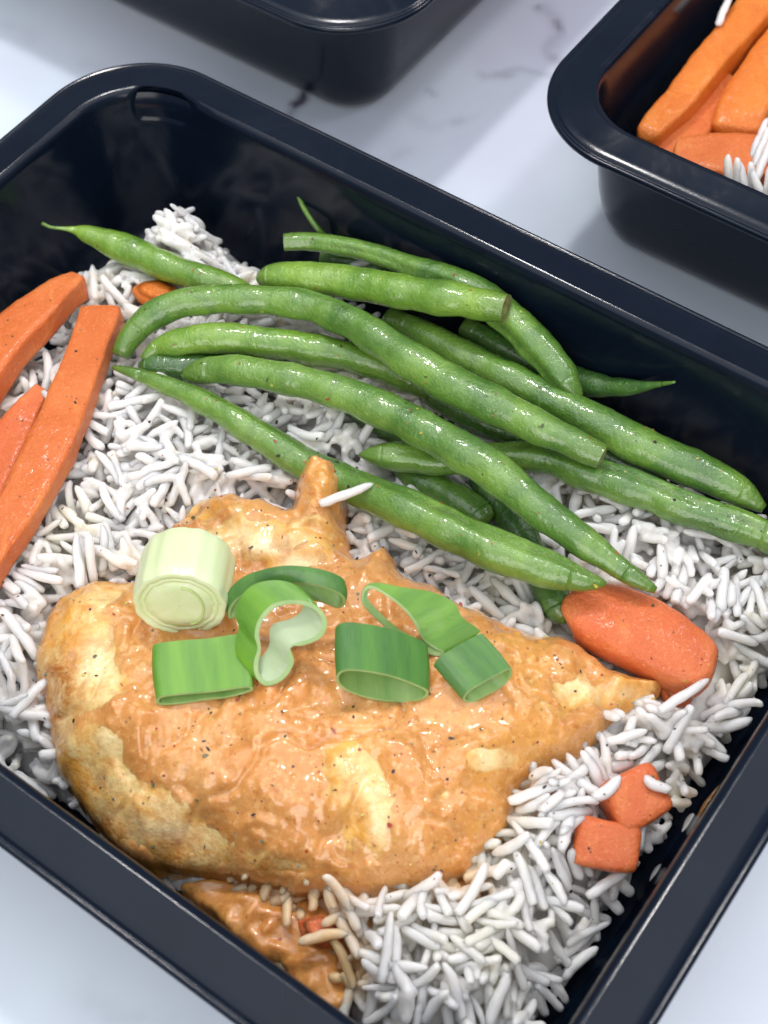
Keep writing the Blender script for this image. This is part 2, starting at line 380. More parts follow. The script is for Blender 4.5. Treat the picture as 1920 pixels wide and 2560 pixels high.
# ------------------------------------------------------------------ the setting: marble worktop
TA = math.radians(-38.4)
UX = np.array([math.cos(TA), math.sin(TA)]); UY = np.array([-math.sin(TA), math.cos(TA)])
def line_d(X, pts):
    best = np.full(len(X), 1e9); 
    for a, b_ in zip(pts[:-1], pts[1:]):
        e = b_ - a; t = np.clip(((X - a) @ e) / (e @ e), 0, 1); best = np.minimum(best, np.linalg.norm(X - a - t[:, None] * e, axis=1))
    return best
def build_worktop():
    cx = np.r_[-60, -45, -32, -24, np.arange(-20, 20.01, .13), 24, 32, 45, 60]
    cy = np.r_[-50, -38, -28, -20, np.arange(-16, 26.01, .13), 32, 45, 60]
    XX, YY = np.meshgrid(cx, cy, indexing='ij'); X = np.stack([XX.ravel(), YY.ravel()], 1)
    wv = np.stack([fbm(np.c_[X * .45, np.zeros(len(X))], 4, 3), fbm(np.c_[X * .45, np.zeros(len(X))], 4, 9)], 1)
    Xw = X + wv * .55
    vein = np.zeros(len(X)); tone = np.zeros(len(X))
    Z0 = [([(560, 340), (600, 290), (630, 250), (655, 215), (690, 170)], .16, .95), ([(1030, 146), (1075, 152), (1130, 146), (1200, 158)], .14, .55),
          ([(1172, 20), (1182, 55), (1200, 90), (1225, 130)], .16, .55), ([(925, 178), (950, 190)], .10, .25), ([(890, 250), (940, 262), (1010, 240)], .22, .20),
          ([(800, 420), (860, 350), (900, 330)], .3, .12), ([(150, 2130), (230, 2190), (330, 2240)], .35, .12), ([(0, 60), (90, 90), (200, 150)], .4, .08)]
    for pts, wd, st in Z0:
        d = line_d(Xw, np.array([D(x, y, 0)[:2] for x, y in pts]))
        vein = np.maximum(vein, st * np.exp(-(d / wd) ** 2) * (.45 + .75 * sstep(-.3, .5, vnoise(np.c_[X * 2.2, np.zeros(len(X))], 5))))
    for (x, y), r, st in [((1150, 90), 3.2, .55), ((1100, 300), 2.2, .3), ((1600, 2100), 3, .15), ((900, 330), 2.0, .2), ((200, 100), 2.5, .2), ((1250, 40), 2, .3)]:
        p = D(x, y, 0)[:2]; tone += st * np.exp(-(np.linalg.norm(Xw - p, axis=1) / r) ** 2)
    tone = np.clip(tone + .22 * np.abs(fbm(np.c_[X * .28, np.zeros(len(X))], 4, 21)), 0, .8)
    n1, n2 = len(cx), len(cy); I = np.arange(n1 * n2).reshape(n1, n2)
    F = np.stack([I[:-1, :-1], I[1:, :-1], I[1:, 1:], I[:-1, 1:]], -1).reshape(-1, 4).tolist()
    V = np.c_[X, np.zeros(len(X))]
    edge = list(I[:, 0]) + list(I[-1, 1:]) + list(I[-2::-1, -1]) + list(I[0, -2:0:-1]); base = len(V)
    V = np.r_[V, V[edge] - [0, 0, 3.]]; m_ = len(edge)
    for i in range(m_):
        j = (i + 1) % m_; F.append([edge[j], edge[i], base + i, base + j])
    z = np.zeros(m_)
    o = mk('worktop', V, F, MM, smooth=False, attrs={'vein': np.r_[vein, z], 'haze_tone': np.r_[tone, z]})
    tag(o, 'white marble worktop with soft grey veins', kind='structure')
build_worktop()

# ------------------------------------------------------------------ meal trays
TL_, TS_, TR_ = 24.1, 18.12, 2.75           # rim length, width, corner radius
PROF_IN = [(.98, 4.62), (1.05, 4.625), (1.12, 4.60), (1.17, 4.52), (1.20, 4.38), (1.24, 4.0), (1.30, 3.2), (1.38, 2.3), (1.48, 1.4), (1.58, .85), (1.75, .50), (2.05, .30), (2.5, .22), (3.2, .20)]
PROF_OUT = [(3.2, .02), (2.3, .02), (2.0, .08), (1.76, .28), (1.62, .55), (1.50, .9), (1.41, 1.4), (1.31, 2.3), (1.23, 3.2), (1.17, 4.0), (1.12, 4.3), (1.02, 4.45)]
RIM = [(.98, 4.50), (.62, 4.47), (.26, 4.43), (.14, 4.40), (.09, 4.36), (.06, 4.33), (.0, 4.33), (-.012, 4.36), (-.012, 4.42), (.0, 4.455), (.03, 4.475), (.075, 4.48),
       (.10, 4.465), (.125, 4.465), (.155, 4.50), (.20, 4.525), (.36, 4.54), (.6, 4.57), (.8, 4.595), (.98, 4.62)]
def rr_loop(off, nc=26, ns=34, ne=24):
    """rounded rectangle at inset off, centred, in tray axes; parameter order identical for all insets"""
    a, b_ = TL_ / 2 - off, TS_ / 2 - off; r = max(TR_ - .78 * off, .5); P = []
    C = [(a - r, b_ - r, 0), (-(a - r), b_ - r, 90), (-(a - r), -(b_ - r), 180), (a - r, -(b_ - r), 270)]
    for q, (cx, cy, a0) in enumerate(C):
        arc = [(cx + r * math.cos(math.radians(a0 + 90 * i / nc)), cy + r * math.sin(math.radians(a0 + 90 * i / nc))) for i in range(nc + 1)]
        P += arc
        nx, ny, na = C[(q + 1) % 4]; e = (nx + r * math.cos(math.radians(na)), ny + r * math.sin(math.radians(na)))
        k = ns if q % 2 == 0 else ne
        P += [(arc[-1][0] + (e[0] - arc[-1][0]) * i / k, arc[-1][1] + (e[1] - arc[-1][1]) * i / k) for i in range(1, k)]
    return np.array(P)
def tray_to_world(xy, c): return np.asarray(c) + xy[:, :1] * UX + xy[:, 1:2] * UY
def wall_off(z): return np.interp(z, [p[1] for p in PROF_IN[::-1][:-2]], [p[0] for p in PROF_IN[::-1][:-2]])
def tray_inside(XY, c, z):
    """distance (cm) from the inner wall at height z, + inside"""
    q = (XY - np.asarray(c)); q = np.stack([q @ UX, q @ UY], 1); off = wall_off(z); r = np.maximum(TR_ - .78 * off, .5)
    a = TL_ / 2 - off; b_ = TS_ / 2 - off
    dx = np.abs(q[:, 0]) - (a - r); dy = np.abs(q[:, 1]) - (b_ - r)
    return -(np.minimum(np.maximum(dx, dy), 0) + np.hypot(np.maximum(dx, 0), np.maximum(dy, 0)) - r)
def notch(V, loc):
    """moulded thumb notch just below the lip at the (-u, +v) corner: pushes plastic outward"""
    X = V[:, 0]; Y = V[:, 1]; Z = V[:, 2]
    p0 = np.array(loc); d = np.hypot(X - p0[0], Y - p0[1]) ; dirn = np.array([-.62, .78])
    amt = .38 * sstep(.85, .55, d) * sstep(3.75, 4.0, Z) * sstep(4.72, 4.5, Z)
    V = V.copy(); V[:, 0] += dirn[0] * amt; V[:, 1] += dirn[1] * amt
    V[:, 2] -= .10 * sstep(.75, .4, d) * sstep(4.4, 4.58, Z)
    return V
def build_tray(c, name, label, with_notch):
    t = thing(name, (c[0], c[1], 0), label, 'meal tray', 'black plastic meal trays')
    def loft(prof, nm, closed=False, notched=False, capend=False):
        R = []
        for off, z in prof:
            l = rr_loop(off)
            R.append(np.c_[l, np.full(len(l), z)])
        R = np.array(R); sh = R.shape
        if notched:
            R = notch(R.reshape(-1, 3), (-TL_ / 2 + 2.55, TS_ / 2 - 1.62)).reshape(sh)
        W = np.c_[tray_to_world(R.reshape(-1, 3)[:, :2], c), R.reshape(-1, 3)[:, 2]].reshape(sh)
        F = rings(W, cap=False)
        if capend: F.append(tuple((sh[0] - 1) * sh[1] + j for j in range(sh[1])))
        return mk(nm, W.reshape(-1, 3), F, MP, t)
    # densify wall rows so that the notch is smooth
    pin = resample(catmull(np.array(PROF_IN), 4), 44)[0]
    bas = [tuple(q) for q in pin]
    # body: inner wall + floor; outer wall as its own shell part
    loft(bas, 'basin', notched=with_notch, capend=True)
    o = loft(PROF_OUT[::-1], 'outer_wall', capend=True)
    loft(RIM, 'rim')
    return t
MAINC = -1.49 * UX - 1.78 * UY
build_tray(MAINC, 'meal_tray', 'black plastic meal tray holding the chicken, beans and rice', True)
RC = (-3.52 + TL_ / 2) * UX + (10.14 + TS_ / 2) * UY
build_tray(RC, 'meal_tray', 'black plastic meal tray cut by the right edge, filled with carrot sticks', False)
TC = (-7.65 - TL_ / 2) * UX + (10.15 + TS_ / 2) * UY
build_tray(TC, 'meal_tray', 'black plastic meal tray at the top edge behind the chicken tray', False)

# ------------------------------------------------------------------ collision samples (x, y, z, r) used when rice is dropped
SOLID = []
def solid(P, r): SOLID.append(np.c_[P, np.broadcast_to(r, len(P))])

# ------------------------------------------------------------------ green beans
def bean(pts, rmax, label, mat=None, ends=('taper', 'taper'), prof=None, seam=None, seedamp=.05, N=84, seg=22):
    P = np.array([D(*p) for p in pts]); P, Lc = resample(catmull(P, 10), N)
    P = P + np.stack([fbm(np.c_[P[:, :1] * .5, P[:, 1:2] * .5, np.full(N, i * 7. + len(label))], 2, i) for i in range(3)], 1) * .03
    rmax = rmax * .96; t = np.linspace(0, 1, N); r = np.full(N, rmax)
    if prof: r = rmax * np.interp(t, [a for a, _ in prof], [q for _, q in prof])
    else:
        for e, tt in ((ends[0], t), (ends[1], 1 - t)):
            if e == 'taper': r = r * np.clip(np.sqrt(np.clip(1 - (1 - np.clip(tt / .16, 0, 1)) ** 2.0, 0, 1)), .06, 1)
            elif e == 'long': r = r * np.clip(sstep(-.02, .34, tt) ** .8, .05, 1)
            elif e == 'round': r = r * np.clip(np.sqrt(1 - (1 - np.clip(tt / .05, 0, 1)) ** 2), .1, 1)
            elif e == 'cut': r = r * (1 - .16 * sstep(.22, 0, tt))
    k = np.ones(N); k = np.array([1, 2, 3, 2, 1]) / 9; r = np.r_[r[:2], np.convolve(r, k, 'valid'), r[-2:]]
    T, U, W = frames(P); th = np.arange(seg) / seg * 2 * math.pi
    ph = random.random() * 6
    rr = r[:, None] * (1 + seedamp * np.sin(t * Lc / 1.15 * 2 * math.pi + ph)[:, None] * (.6 + .4 * np.cos(th)[None]))
    sm = np.zeros((N, seg))
    if seam is not None:
        dth = (th[None] - (seam + .25 * np.sin(t * 5 + ph))[:, None] + math.pi) % (2 * math.pi) - math.pi
        gr = np.exp(-(dth / .20) ** 2); rr = rr * (1 - .17 * gr + .05 * np.exp(-((np.abs(dth) - .5) / .25) ** 2))
        sm = .75 * np.exp(-(dth / .13) ** 2) * sstep(0, .1, t)[:, None] * sstep(1, .9, t)[:, None] * (.6 + .4 * np.sin(t * 37))[:, None]
    ex, ey = 1.0, .90
    R = P[:, None] + rr[..., None] * (np.cos(th)[None, :, None] * U[:, None] * ex + np.sin(th)[None, :, None] * W[:, None] * ey)
    Q = R.reshape(-1, 3); nn = Q - np.repeat(P, seg, 0); nn /= np.linalg.norm(nn, axis=1)[:, None] + 1e-9
    Q = Q + nn * (fbm(Q * 1.5, 3, 5) * .030 + fbm(Q * 5, 2, 8) * .009)[:, None] * np.clip(np.repeat(r, seg) / rmax, .1, 1)[:, None]
    rmax_ = rmax
    root = thing('green_bean', P[N // 2], label, 'green bean', 'green beans on the rice')
    et = np.zeros(N)
    et = np.maximum(et, .7 * sstep(.10, 0, t) + .7 * sstep(.9, 1, t))
    # split: pod in the middle, a tip / cut end at each end
    n0, n1 = (5, N - 5)
    A = {'seam': sm.ravel(), 'endtone': np.repeat(et, seg)}
    R2 = Q.reshape(N, seg, 3)
    def sub(i0, i1, nm, m, cap=True):
        RR = R2[i0:i1]; mk(nm, RR.reshape(-1, 3), rings(RR, cap=cap), m, root,
                            attrs={k_: v_.reshape(N, seg)[i0:i1].ravel() for k_, v_ in A.items()})
    m = mat or MB
    sub(n0, n1, 'pod', m, cap=False)
    for e, (i0, i1) in ((ends[0], (0, n0 + 1)), (ends[1], (n1 - 1, N))):
        if e == 'cut':
            ii = 0 if i0 == 0 else N - 1; sgn = -1 if i0 == 0 else 1
            sub(i0, i1, 'pod_end', m, cap=False)
            c_ = R2[ii].mean(0); ringp = [R2[ii]]
            for q in (.82, .5, .15): ringp.append(c_ + (R2[ii] - c_) * q + T[ii] * sgn * (.03 * (1 - q) + random.uniform(-.02, .02)))
            RR = np.array(ringp); mk('cut_face', RR.reshape(-1, 3), rings(RR, cap=False) + [tuple(3 * seg + j for j in range(seg))], MCUT, root)
        else: sub(i0, i1, 'pod_tip', m, cap=True)
    solid(P, r * .93)
    q_ = tray_inside(P[:, :2], MAINC, P[:, 2]) - r; vis_ = px(P)[:, 0] < 1659
    if (q_[vis_] < -.05).any(): print('bean in wall', label[:30], q_[vis_].min().round(2), px(P)[np.argmin(np.where(vis_, q_, 9))].round())
    return root

U_ = math.pi / 2
bean([(92, 483, 3.1), (112, 492, 3.05), (138, 495, 3.0), (165, 499, 2.9), (205, 512, 2.8), (270, 538, 2.7), (340, 566, 2.7), (420, 596, 2.7), (500, 622, 2.6), (560, 655, 2.5)], .41,
     'green bean with a thin curled stalk tip lying furthest left in the tray', MBy, ('taper', 'taper'), [(0, .12), (.03, .10), (.08, .11), (.13, .22), (.19, .62), (.3, .95), (.5, 1), (.8, .95), (1, .6)])
bean([(644, 428, 3.3), (655, 450, 3.2), (672, 478, 3.05), (690, 500, 2.9), (712, 522, 2.6), (760, 560, 2.4), (850, 610, 2.3)], .33, 'thin pale bean stalk poking up behind the topmost bean', MBy,
     ('taper', 'taper'), [(0, .16), (.1, .20), (.25, .24), (.4, .3), (.5, .6), (.7, 1), (1, .8)], N=60)
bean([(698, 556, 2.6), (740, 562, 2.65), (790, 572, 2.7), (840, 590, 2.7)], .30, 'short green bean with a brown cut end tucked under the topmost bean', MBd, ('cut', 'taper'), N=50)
bean([(612, 522, 3.3), (660, 521, 3.3), (730, 530, 3.35), (810, 548, 3.45), (890, 578, 3.55), (960, 600, 3.65), (1040, 640, 3.65), (1115, 700, 3.6), (1180, 765, 3.4), (1225, 825, 3.2), (1258, 862, 3.05)], .44,
     'long curved green bean, topmost of the pile along the tray wall', MB, ('cut', 'taper'), [(0, .50), (.1, .56), (.25, .58), (.4, .70), (.6, .95), (.8, 1), (.92, .92), (.97, .6), (1, .12)], seam=U_ - 1.05)
bean([(552, 603, 3.0), (600, 598, 3.15), (680, 602, 3.3), (780, 618, 3.45), (880, 634, 3.7), (980, 648, 3.95), (1094, 668, 4.15)], .44,
     'plump pale green bean with a square cut end and pepper specks', MBy, ('taper', 'cut'))
bean([(258, 768, 2.5), (280, 728, 2.7), (330, 684, 2.9), (410, 652, 3.1), (510, 646, 3.2), (620, 650, 3.3), (710, 674, 3.4), (800, 720, 3.5), (890, 780, 3.55), (990, 840, 3.55), (1100, 893, 3.5), (1200, 938, 3.5), (1302, 986, 3.4)], .45,
     'longest green bean arching over the middle of the pile', MB, ('taper', 'cut'), [(0, .5), (.05, .75), (.12, .85), (.3, .84), (.5, .95), (.7, 1.08), (.85, 1.), (.95, .78), (1, .66)])
bean([(308, 776, 2.5), (350, 748, 2.6), (430, 732, 2.8), (530, 735, 2.85), (640, 748, 2.85), (740, 768, 2.8), (840, 800, 2.7), (930, 845, 2.6)], .42,
     'bright green bean just below the longest arching bean', MBy, ('long', 'taper'), [(0, .2), (.04, .45), (.12, .85), (.3, .98), (.6, .98), (.9, .85), (1, .6)])
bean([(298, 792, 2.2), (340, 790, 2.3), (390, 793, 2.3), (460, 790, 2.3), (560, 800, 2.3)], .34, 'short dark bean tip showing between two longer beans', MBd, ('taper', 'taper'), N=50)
bean([(396, 815, 2.6), (440, 800, 2.8), (510, 800, 3.0), (600, 815, 3.1), (700, 838, 3.2), (790, 868, 3.3), (880, 908, 3.35), (970, 958, 3.4), (1060, 1018, 3.4), (1150, 1088, 3.3), (1230, 1150, 3.15), (1310, 1210, 3.0), (1370, 1250, 2.9), (1414, 1277, 2.8)], .47,
     'long glossy green bean crossing the pile and ending in a pointed tip', MB, ('taper', 'long'), [(0, .35), (.04, .72), (.12, .84), (.3, .88), (.5, 1), (.65, 1.), (.8, .85), (.9, .66), (.97, .42), (1, .18)])
bean([(243, 792, 2.6), (290, 806, 2.65), (350, 830, 2.7), (430, 866, 2.75), (510, 910, 2.8), (590, 960, 2.6), (670, 1008, 2.45), (760, 1050, 2.6), (860, 1092, 2.95), (960, 1140, 3.0), (1060, 1185, 3.0), (1160, 1222, 3.0), (1250, 1250, 3.0), (1310, 1260, 3.0)], .46,
     'long green bean with a split seam resting nearest the chicken', MB, ('long', 'taper'), [(0, .12), (.05, .36), (.15, .56), (.3, .76), (.45, .92), (.6, .95), (.8, 1.08), (.92, .9), (.98, .45), (1, .1)], seam=U_ + .55)
bean([(774, 985, 2.5), (810, 985, 2.55), (870, 988, 2.6), (960, 994, 2.6), (1060, 985, 2.6), (1160, 988, 2.65), (1260, 1020, 2.7), (1370, 1058, 2.7), (1480, 1100, 2.7), (1580, 1130, 2.6), (1700, 1172, 2.5)], .42,
     'green bean with a seam line running out past the right edge', MB, ('taper', 'taper'), [(0, .1), (.03, .55), (.09, .95), (.2, .82), (.35, .85), (.6, 1.05), (1, .95)], seam=U_ - .1)
bean([(840, 690, 2.6), (920, 722, 2.8), (1010, 770, 2.85), (1100, 818, 2.9), (1200, 868, 2.9), (1300, 920, 2.9), (1400, 970, 2.85), (1500, 1012, 2.8), (1580, 1050, 2.7), (1648, 1098, 2.6)], .48,
     'thick green bean lying along the tray wall towards the right', MB, ('taper', 'round'), [(0, .6), (.15, .82), (.4, .86), (.65, 1.0), (.85, .98), (.95, .7), (1, .25)])
bean([(1000, 705, 2.45), (1080, 745, 2.45), (1180, 800, 2.4), (1250, 825, 2.45), (1310, 836, 2.7), (1370, 836, 3.1), (1415, 830, 3.5), (1458, 824, 3.85)], .38,
     'dark bean whose thin dry tip points at the right wall', MBd, ('taper', 'long'), [(0, .7), (.5, 1), (.62, .9), (.75, .62), (.86, .3), (.95, .17), (1, .08)])
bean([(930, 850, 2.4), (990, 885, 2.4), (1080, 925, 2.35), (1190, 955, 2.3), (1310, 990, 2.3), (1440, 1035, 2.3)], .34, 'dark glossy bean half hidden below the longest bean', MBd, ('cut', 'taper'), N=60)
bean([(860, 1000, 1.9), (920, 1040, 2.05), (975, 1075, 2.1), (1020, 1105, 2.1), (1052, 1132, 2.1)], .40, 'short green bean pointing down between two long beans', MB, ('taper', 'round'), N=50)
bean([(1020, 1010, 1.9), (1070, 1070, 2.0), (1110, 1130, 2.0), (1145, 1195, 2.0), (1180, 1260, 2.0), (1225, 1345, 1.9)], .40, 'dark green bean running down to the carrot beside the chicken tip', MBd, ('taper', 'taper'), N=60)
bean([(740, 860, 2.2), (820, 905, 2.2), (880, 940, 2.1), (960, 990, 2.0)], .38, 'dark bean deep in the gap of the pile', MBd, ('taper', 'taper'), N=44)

# ------------------------------------------------------------------ carrots
def stick(Lp, Rp, z, th, label, mat=MC, origin_group='carrot pieces', N=60, edge=.10, tilt=0., capr=.35, p_=12.):
    """cut carrot stick: left / right edges of its top face, thickness th (cm)"""
    A = np.array([D(x, y, z_) for (x, y), z_ in zip(Lp, z)]); B = np.array([D(x, y, z_ - tilt) for (x, y), z_ in zip(Rp, z)])
    A, _ = resample(catmull(A, 8), N); B, _ = resample(catmull(B, 8), N)
    Cc = (A + B) / 2; Wd = B - A; w_ = np.linalg.norm(Wd, axis=1); Ud = Wd / w_[:, None]
    T = np.gradient(Cc, axis=0); T /= np.linalg.norm(T, axis=1)[:, None]
    Nn = np.cross(Ud, T); Nn[Nn[:, 2] < 0] *= -1; Nn /= np.linalg.norm(Nn, axis=1)[:, None]
    seg = 40; a = np.arange(seg) / seg * 2 * math.pi
    ca, sa = np.cos(a), np.sin(a); rad = (np.abs(ca) ** p_ + np.abs(sa) ** p_) ** (-1 / p_)
    cu, cv = ca * rad, sa * rad
    t = np.linspace(0, 1, N); Lc = np.linalg.norm(np.diff(Cc, axis=0), axis=1).sum()
    endf = np.minimum(t, 1 - t) * Lc / edge; sh = np.where(endf < 1, np.sqrt(np.clip(1 - (1 - endf) ** 2, 0, 1)), 1.)
    sh = 1 - (1 - sh) * capr
    R = Cc[:, None] - Nn[:, None] * th / 2 + cu[None, :, None] * Ud[:, None] * (w_ / 2 * sh)[:, None, None] + cv[None, :, None] * Nn[:, None] * (th / 2 * sh)[:, None, None]
    # rounded end caps
    caps0 = [R[0].mean(0) + (R[0] - R[0].mean(0)) * q - T[0] * dd for q, dd in ((.55, .035), (.9, .02))]
    caps1 = [R[-1].mean(0) + (R[-1] - R[-1].mean(0)) * q + T[-1] * dd for q, dd in ((.9, .02), (.55, .035))]
    R = np.concatenate([np.array(caps0), R, np.array(caps1)]); sh_ = R.shape
    Q = R.reshape(-1, 3); cc = np.repeat(R.mean(1), seg, 0); nn = Q - cc; nn /= np.linalg.norm(nn, axis=1)[:, None] + 1e-9
    Q = Q + nn * (fbm(Q * 1.6, 3, 2) * .022 + fbm(Q * 7, 2, 6) * .012)[:, None]
    o = mk('carrot_stick', Q, rings(Q.reshape(sh_)), mat, origin=Q.mean(0)); tag(o, label, 'carrot', origin_group)
    for q in (-.3, 0, .3): solid((Cc - Nn * th / 2) + Ud * (w_ * q)[:, None], np.minimum(th, w_) * .5)
    return o
def chunk(poly, z, th, label, mat=MC, name='carrot_chunk', shrink=.88, group='carrot pieces', tiltx=0., tilty=0., rnd=.14, jit=1.):
    """chunky carrot piece from its top outline"""
    P = np.array([D(x, y, z)[:2] for x, y in poly]); c = P.mean(0)
    P, _ = resample(np.r_[P, P[:1]], 49); P = P[:-1]
    for _ in range(2): P = (np.roll(P, 1, 0) + P * 2 + np.roll(P, -1, 0)) / 4
    c = P.mean(0)
    lay = []
    def ring(sc_, zz): q = c + (P - c) * sc_; return np.c_[q, np.full(len(q), zz)]
    R_ = np.linalg.norm(P - c, axis=1).mean(); k = rnd / R_
    for sc_, zz in ((.02, z), (.4, z), (.75, z), (1 - k, z - .01), (1 - k * .3, z - rnd * .35), (1, z - rnd), (1, z - th * .35), (1, z - th * .6), (1 - k * .2, z - th + rnd), (1 - k, z - th), (.3, z - th)):
        lay.append(ring(sc_, zz))
    R = np.array(lay); Q = R.reshape(-1, 3).copy(); Q[:, 2] += (Q[:, 0] - c[0]) * tiltx + (Q[:, 1] - c[1]) * tilty
    cc = np.r_[c, z - th / 2]; nn = Q - cc; nn /= np.linalg.norm(nn, axis=1)[:, None] + 1e-9
    Q = Q + nn * (fbm(Q * 1.3, 2, 4) * .03 + fbm(Q * 6, 2, 3) * .008)[:, None] * jit
    o = mk(name, Q, rings(Q.reshape(R.shape)), mat, origin=Q.mean(0)); tag(o, label, 'carrot', group)
    solid(np.array([np.r_[c, z - th / 2]]), R_ * .95)
    return o

stick([(175, 652), (160, 700), (143, 745), (120, 800), (99, 850), (72, 910), (44, 970), (0, 1060), (-60, 1180), (-110, 1300)],
      [(262, 652), (252, 690), (232, 740), (212, 800), (190, 870), (163, 938), (134, 1000), (76, 1105), (-6, 1225), (-66, 1365)],
      [2.7, 2.75, 2.8, 2.9, 2.95, 3.0, 3.0, 3.0, 2.9, 2.8], .62, 'long straight orange carrot stick lying over the rice at the left', MC)
stick([(-90, 770), (-30, 700), (20, 655), (70, 622), (118, 597), (158, 585)], [(-85, 945), (-4, 808), (42, 746), (99, 687), (142, 638), (185, 592)],
      [2.6, 2.7, 2.75, 2.75, 2.7, 2.55], .7, 'broad wedge of carrot leaning by the left tray wall', MC, tilt=-.1)
stick([(-70, 985), (-20, 922), (30, 868), (80, 824)], [(-60, 1190), (10, 1050), (55, 955), (103, 838)], [2.2, 2.3, 2.35, 2.3], .8, 'darker carrot stick under the long straight stick at the left edge', MCr)
chunk([(280, 616), (310, 603), (350, 601), (383, 614), (388, 632), (352, 652), (315, 648), (292, 634)], 2.45, .5, 'small round carrot piece beside the curled-tip bean', MCo)
chunk([(318, 1082), (345, 1070), (368, 1080), (366, 1098), (335, 1100)], 1.9, .5, 'sliver of carrot buried in the rice by the chicken edge', MCo)
stick([(1210, 1280), (1245, 1262), (1305, 1246), (1380, 1262), (1450, 1295), (1515, 1342), (1570, 1388)], [(1200, 1318), (1236, 1350), (1300, 1385), (1370, 1420), (1430, 1445), (1485, 1470), (1535, 1495)],
      [2.3, 2.45, 2.5, 2.5, 2.5, 2.45, 2.3], 1.0, 'thick carrot wedge beside the pointed tip of the chicken', MCr, capr=.42, edge=.30, p_=3.6)
chunk([(1425, 1480), (1470, 1465), (1505, 1490), (1492, 1518), (1445, 1520)], 1.75, .5, 'carrot piece peeping out of the rice below the thick wedge', MCr)
def cube(x, y, z, dims, yaw, tilt, label):
    """blunt carrot cube resting in the rice: x, y, z of its centre"""
    c = D(x, y, z); nu, nv = 40, 26; th = np.arange(nu) / nu * 2 * math.pi; ph = np.linspace(-math.pi / 2 + .02, math.pi / 2 - .02, nv)
    d = np.array([[(math.cos(p) * math.cos(t), math.cos(p) * math.sin(t), math.sin(p)) for t in th] for p in ph]).reshape(-1, 3)
    for _ in range(2): pass
    q = d / ((np.abs(d) ** 9).sum(1) ** (1 / 9))[:, None] * np.array(dims) / 2
    q[:, 0] *= 1 + .10 * q[:, 2]; q[:, 1] *= 1 - .12 * q[:, 0] + .08 * q[:, 2]
    Ry = rot_(yaw, tilt); Q = q @ Ry.T
    Q = Q + fbm(Q * 1.3 + c, 2, 4)[:, None] * .05 * d + fbm(Q * 6, 2, 3)[:, None] * .008 * d + c
    o = mk('carrot_stick', Q, rings(Q.reshape(nv, nu, 3)), MCr, origin=c); o.name = 'carrot_cube'; tag(o, label, 'carrot', 'carrot pieces')
    solid(np.array([c]), min(dims) * .52)
def rot_(yaw, t):
    cy, sy = math.cos(yaw), math.sin(yaw); Rz = np.array([[cy, -sy, 0], [sy, cy, 0], [0, 0, 1]]); ct, st = math.cos(t), math.sin(t)
    return Rz @ np.array([[1, 0, 0], [0, ct, -st], [0, st, ct]])
cube(1366, 1732, 1.95, (1.12, 1.05, 1.15), .42, .22, 'carrot cube with rice grains stuck on it, lower right')
cube(1308, 1828, 1.80, (1.22, .92, 1.0), -.25, .30, 'carrot cube with two pepper specks, nearest the tray wall')
chunk([(640, 1985), (690, 1968), (740, 1985), (745, 2020), (700, 2040), (650, 2022)], 1.80, .6, 'carrot piece half drowned in the sauce pool below the chicken', MCr)
chunk([(1180, 1762), (1205, 1758), (1214, 1775), (1190, 1780)], 1.75, .3, 'tiny carrot bit among the rice near the cubes', MC)
# carrots in the right tray
GR = 'carrot sticks in the right tray'
stick([(1372, 282), (1395, 240), (1440, 190), (1490, 120), (1545, 55), (1620, -40), (1700, -140)], [(1420, 296), (1460, 258), (1502, 215), (1552, 150), (1607, 88), (1682, 5), (1762, -85)],
      [2.7, 2.8, 2.9, 3.0, 3.0, 3.0, 3.0], 1.0, 'longest carrot stick slanting up along the wall of the right tray', MCo, GR)
stick([(1535, 272), (1552, 215), (1592, 145), (1652, 65), (1732, -25)], [(1640, 290), (1660, 235), (1705, 165), (1765, 90), (1840, 10)], [2.5, 2.7, 2.8, 2.8, 2.8], 1.1,
      'blunt ended thick carrot stick second from the wall in the right tray', MCo, GR)
stick([(1370, 292), (1420, 288), (1480, 255), (1530, 205), (1570, 150)], [(1450, 350), (1500, 318), (1545, 270), (1580, 230), (1620, 180)], [2.2, 2.3, 2.3, 2.3, 2.3], .8,
      'flat carrot stick under the longest one in the right tray', MC, GR)
stick([(1458, 298), (1500, 288), (1560, 283), (1620, 285), (1700, 300)], [(1452, 350), (1500, 360), (1570, 372), (1640, 372), (1720, 390)], [2.75, 2.8, 2.85, 2.85, 2.8], .8,
      'short pale carrot stick lying crosswise nearest the rim of the right tray', MC, GR)
stick([(1395, 300), (1450, 335), (1520, 370), (1600, 400)], [(1385, 340), (1440, 372), (1510, 410), (1590, 440)], [1.9, 1.9, 1.9, 1.9], .7, 'low carrot stick half hidden behind the right tray rim', MCr, GR)

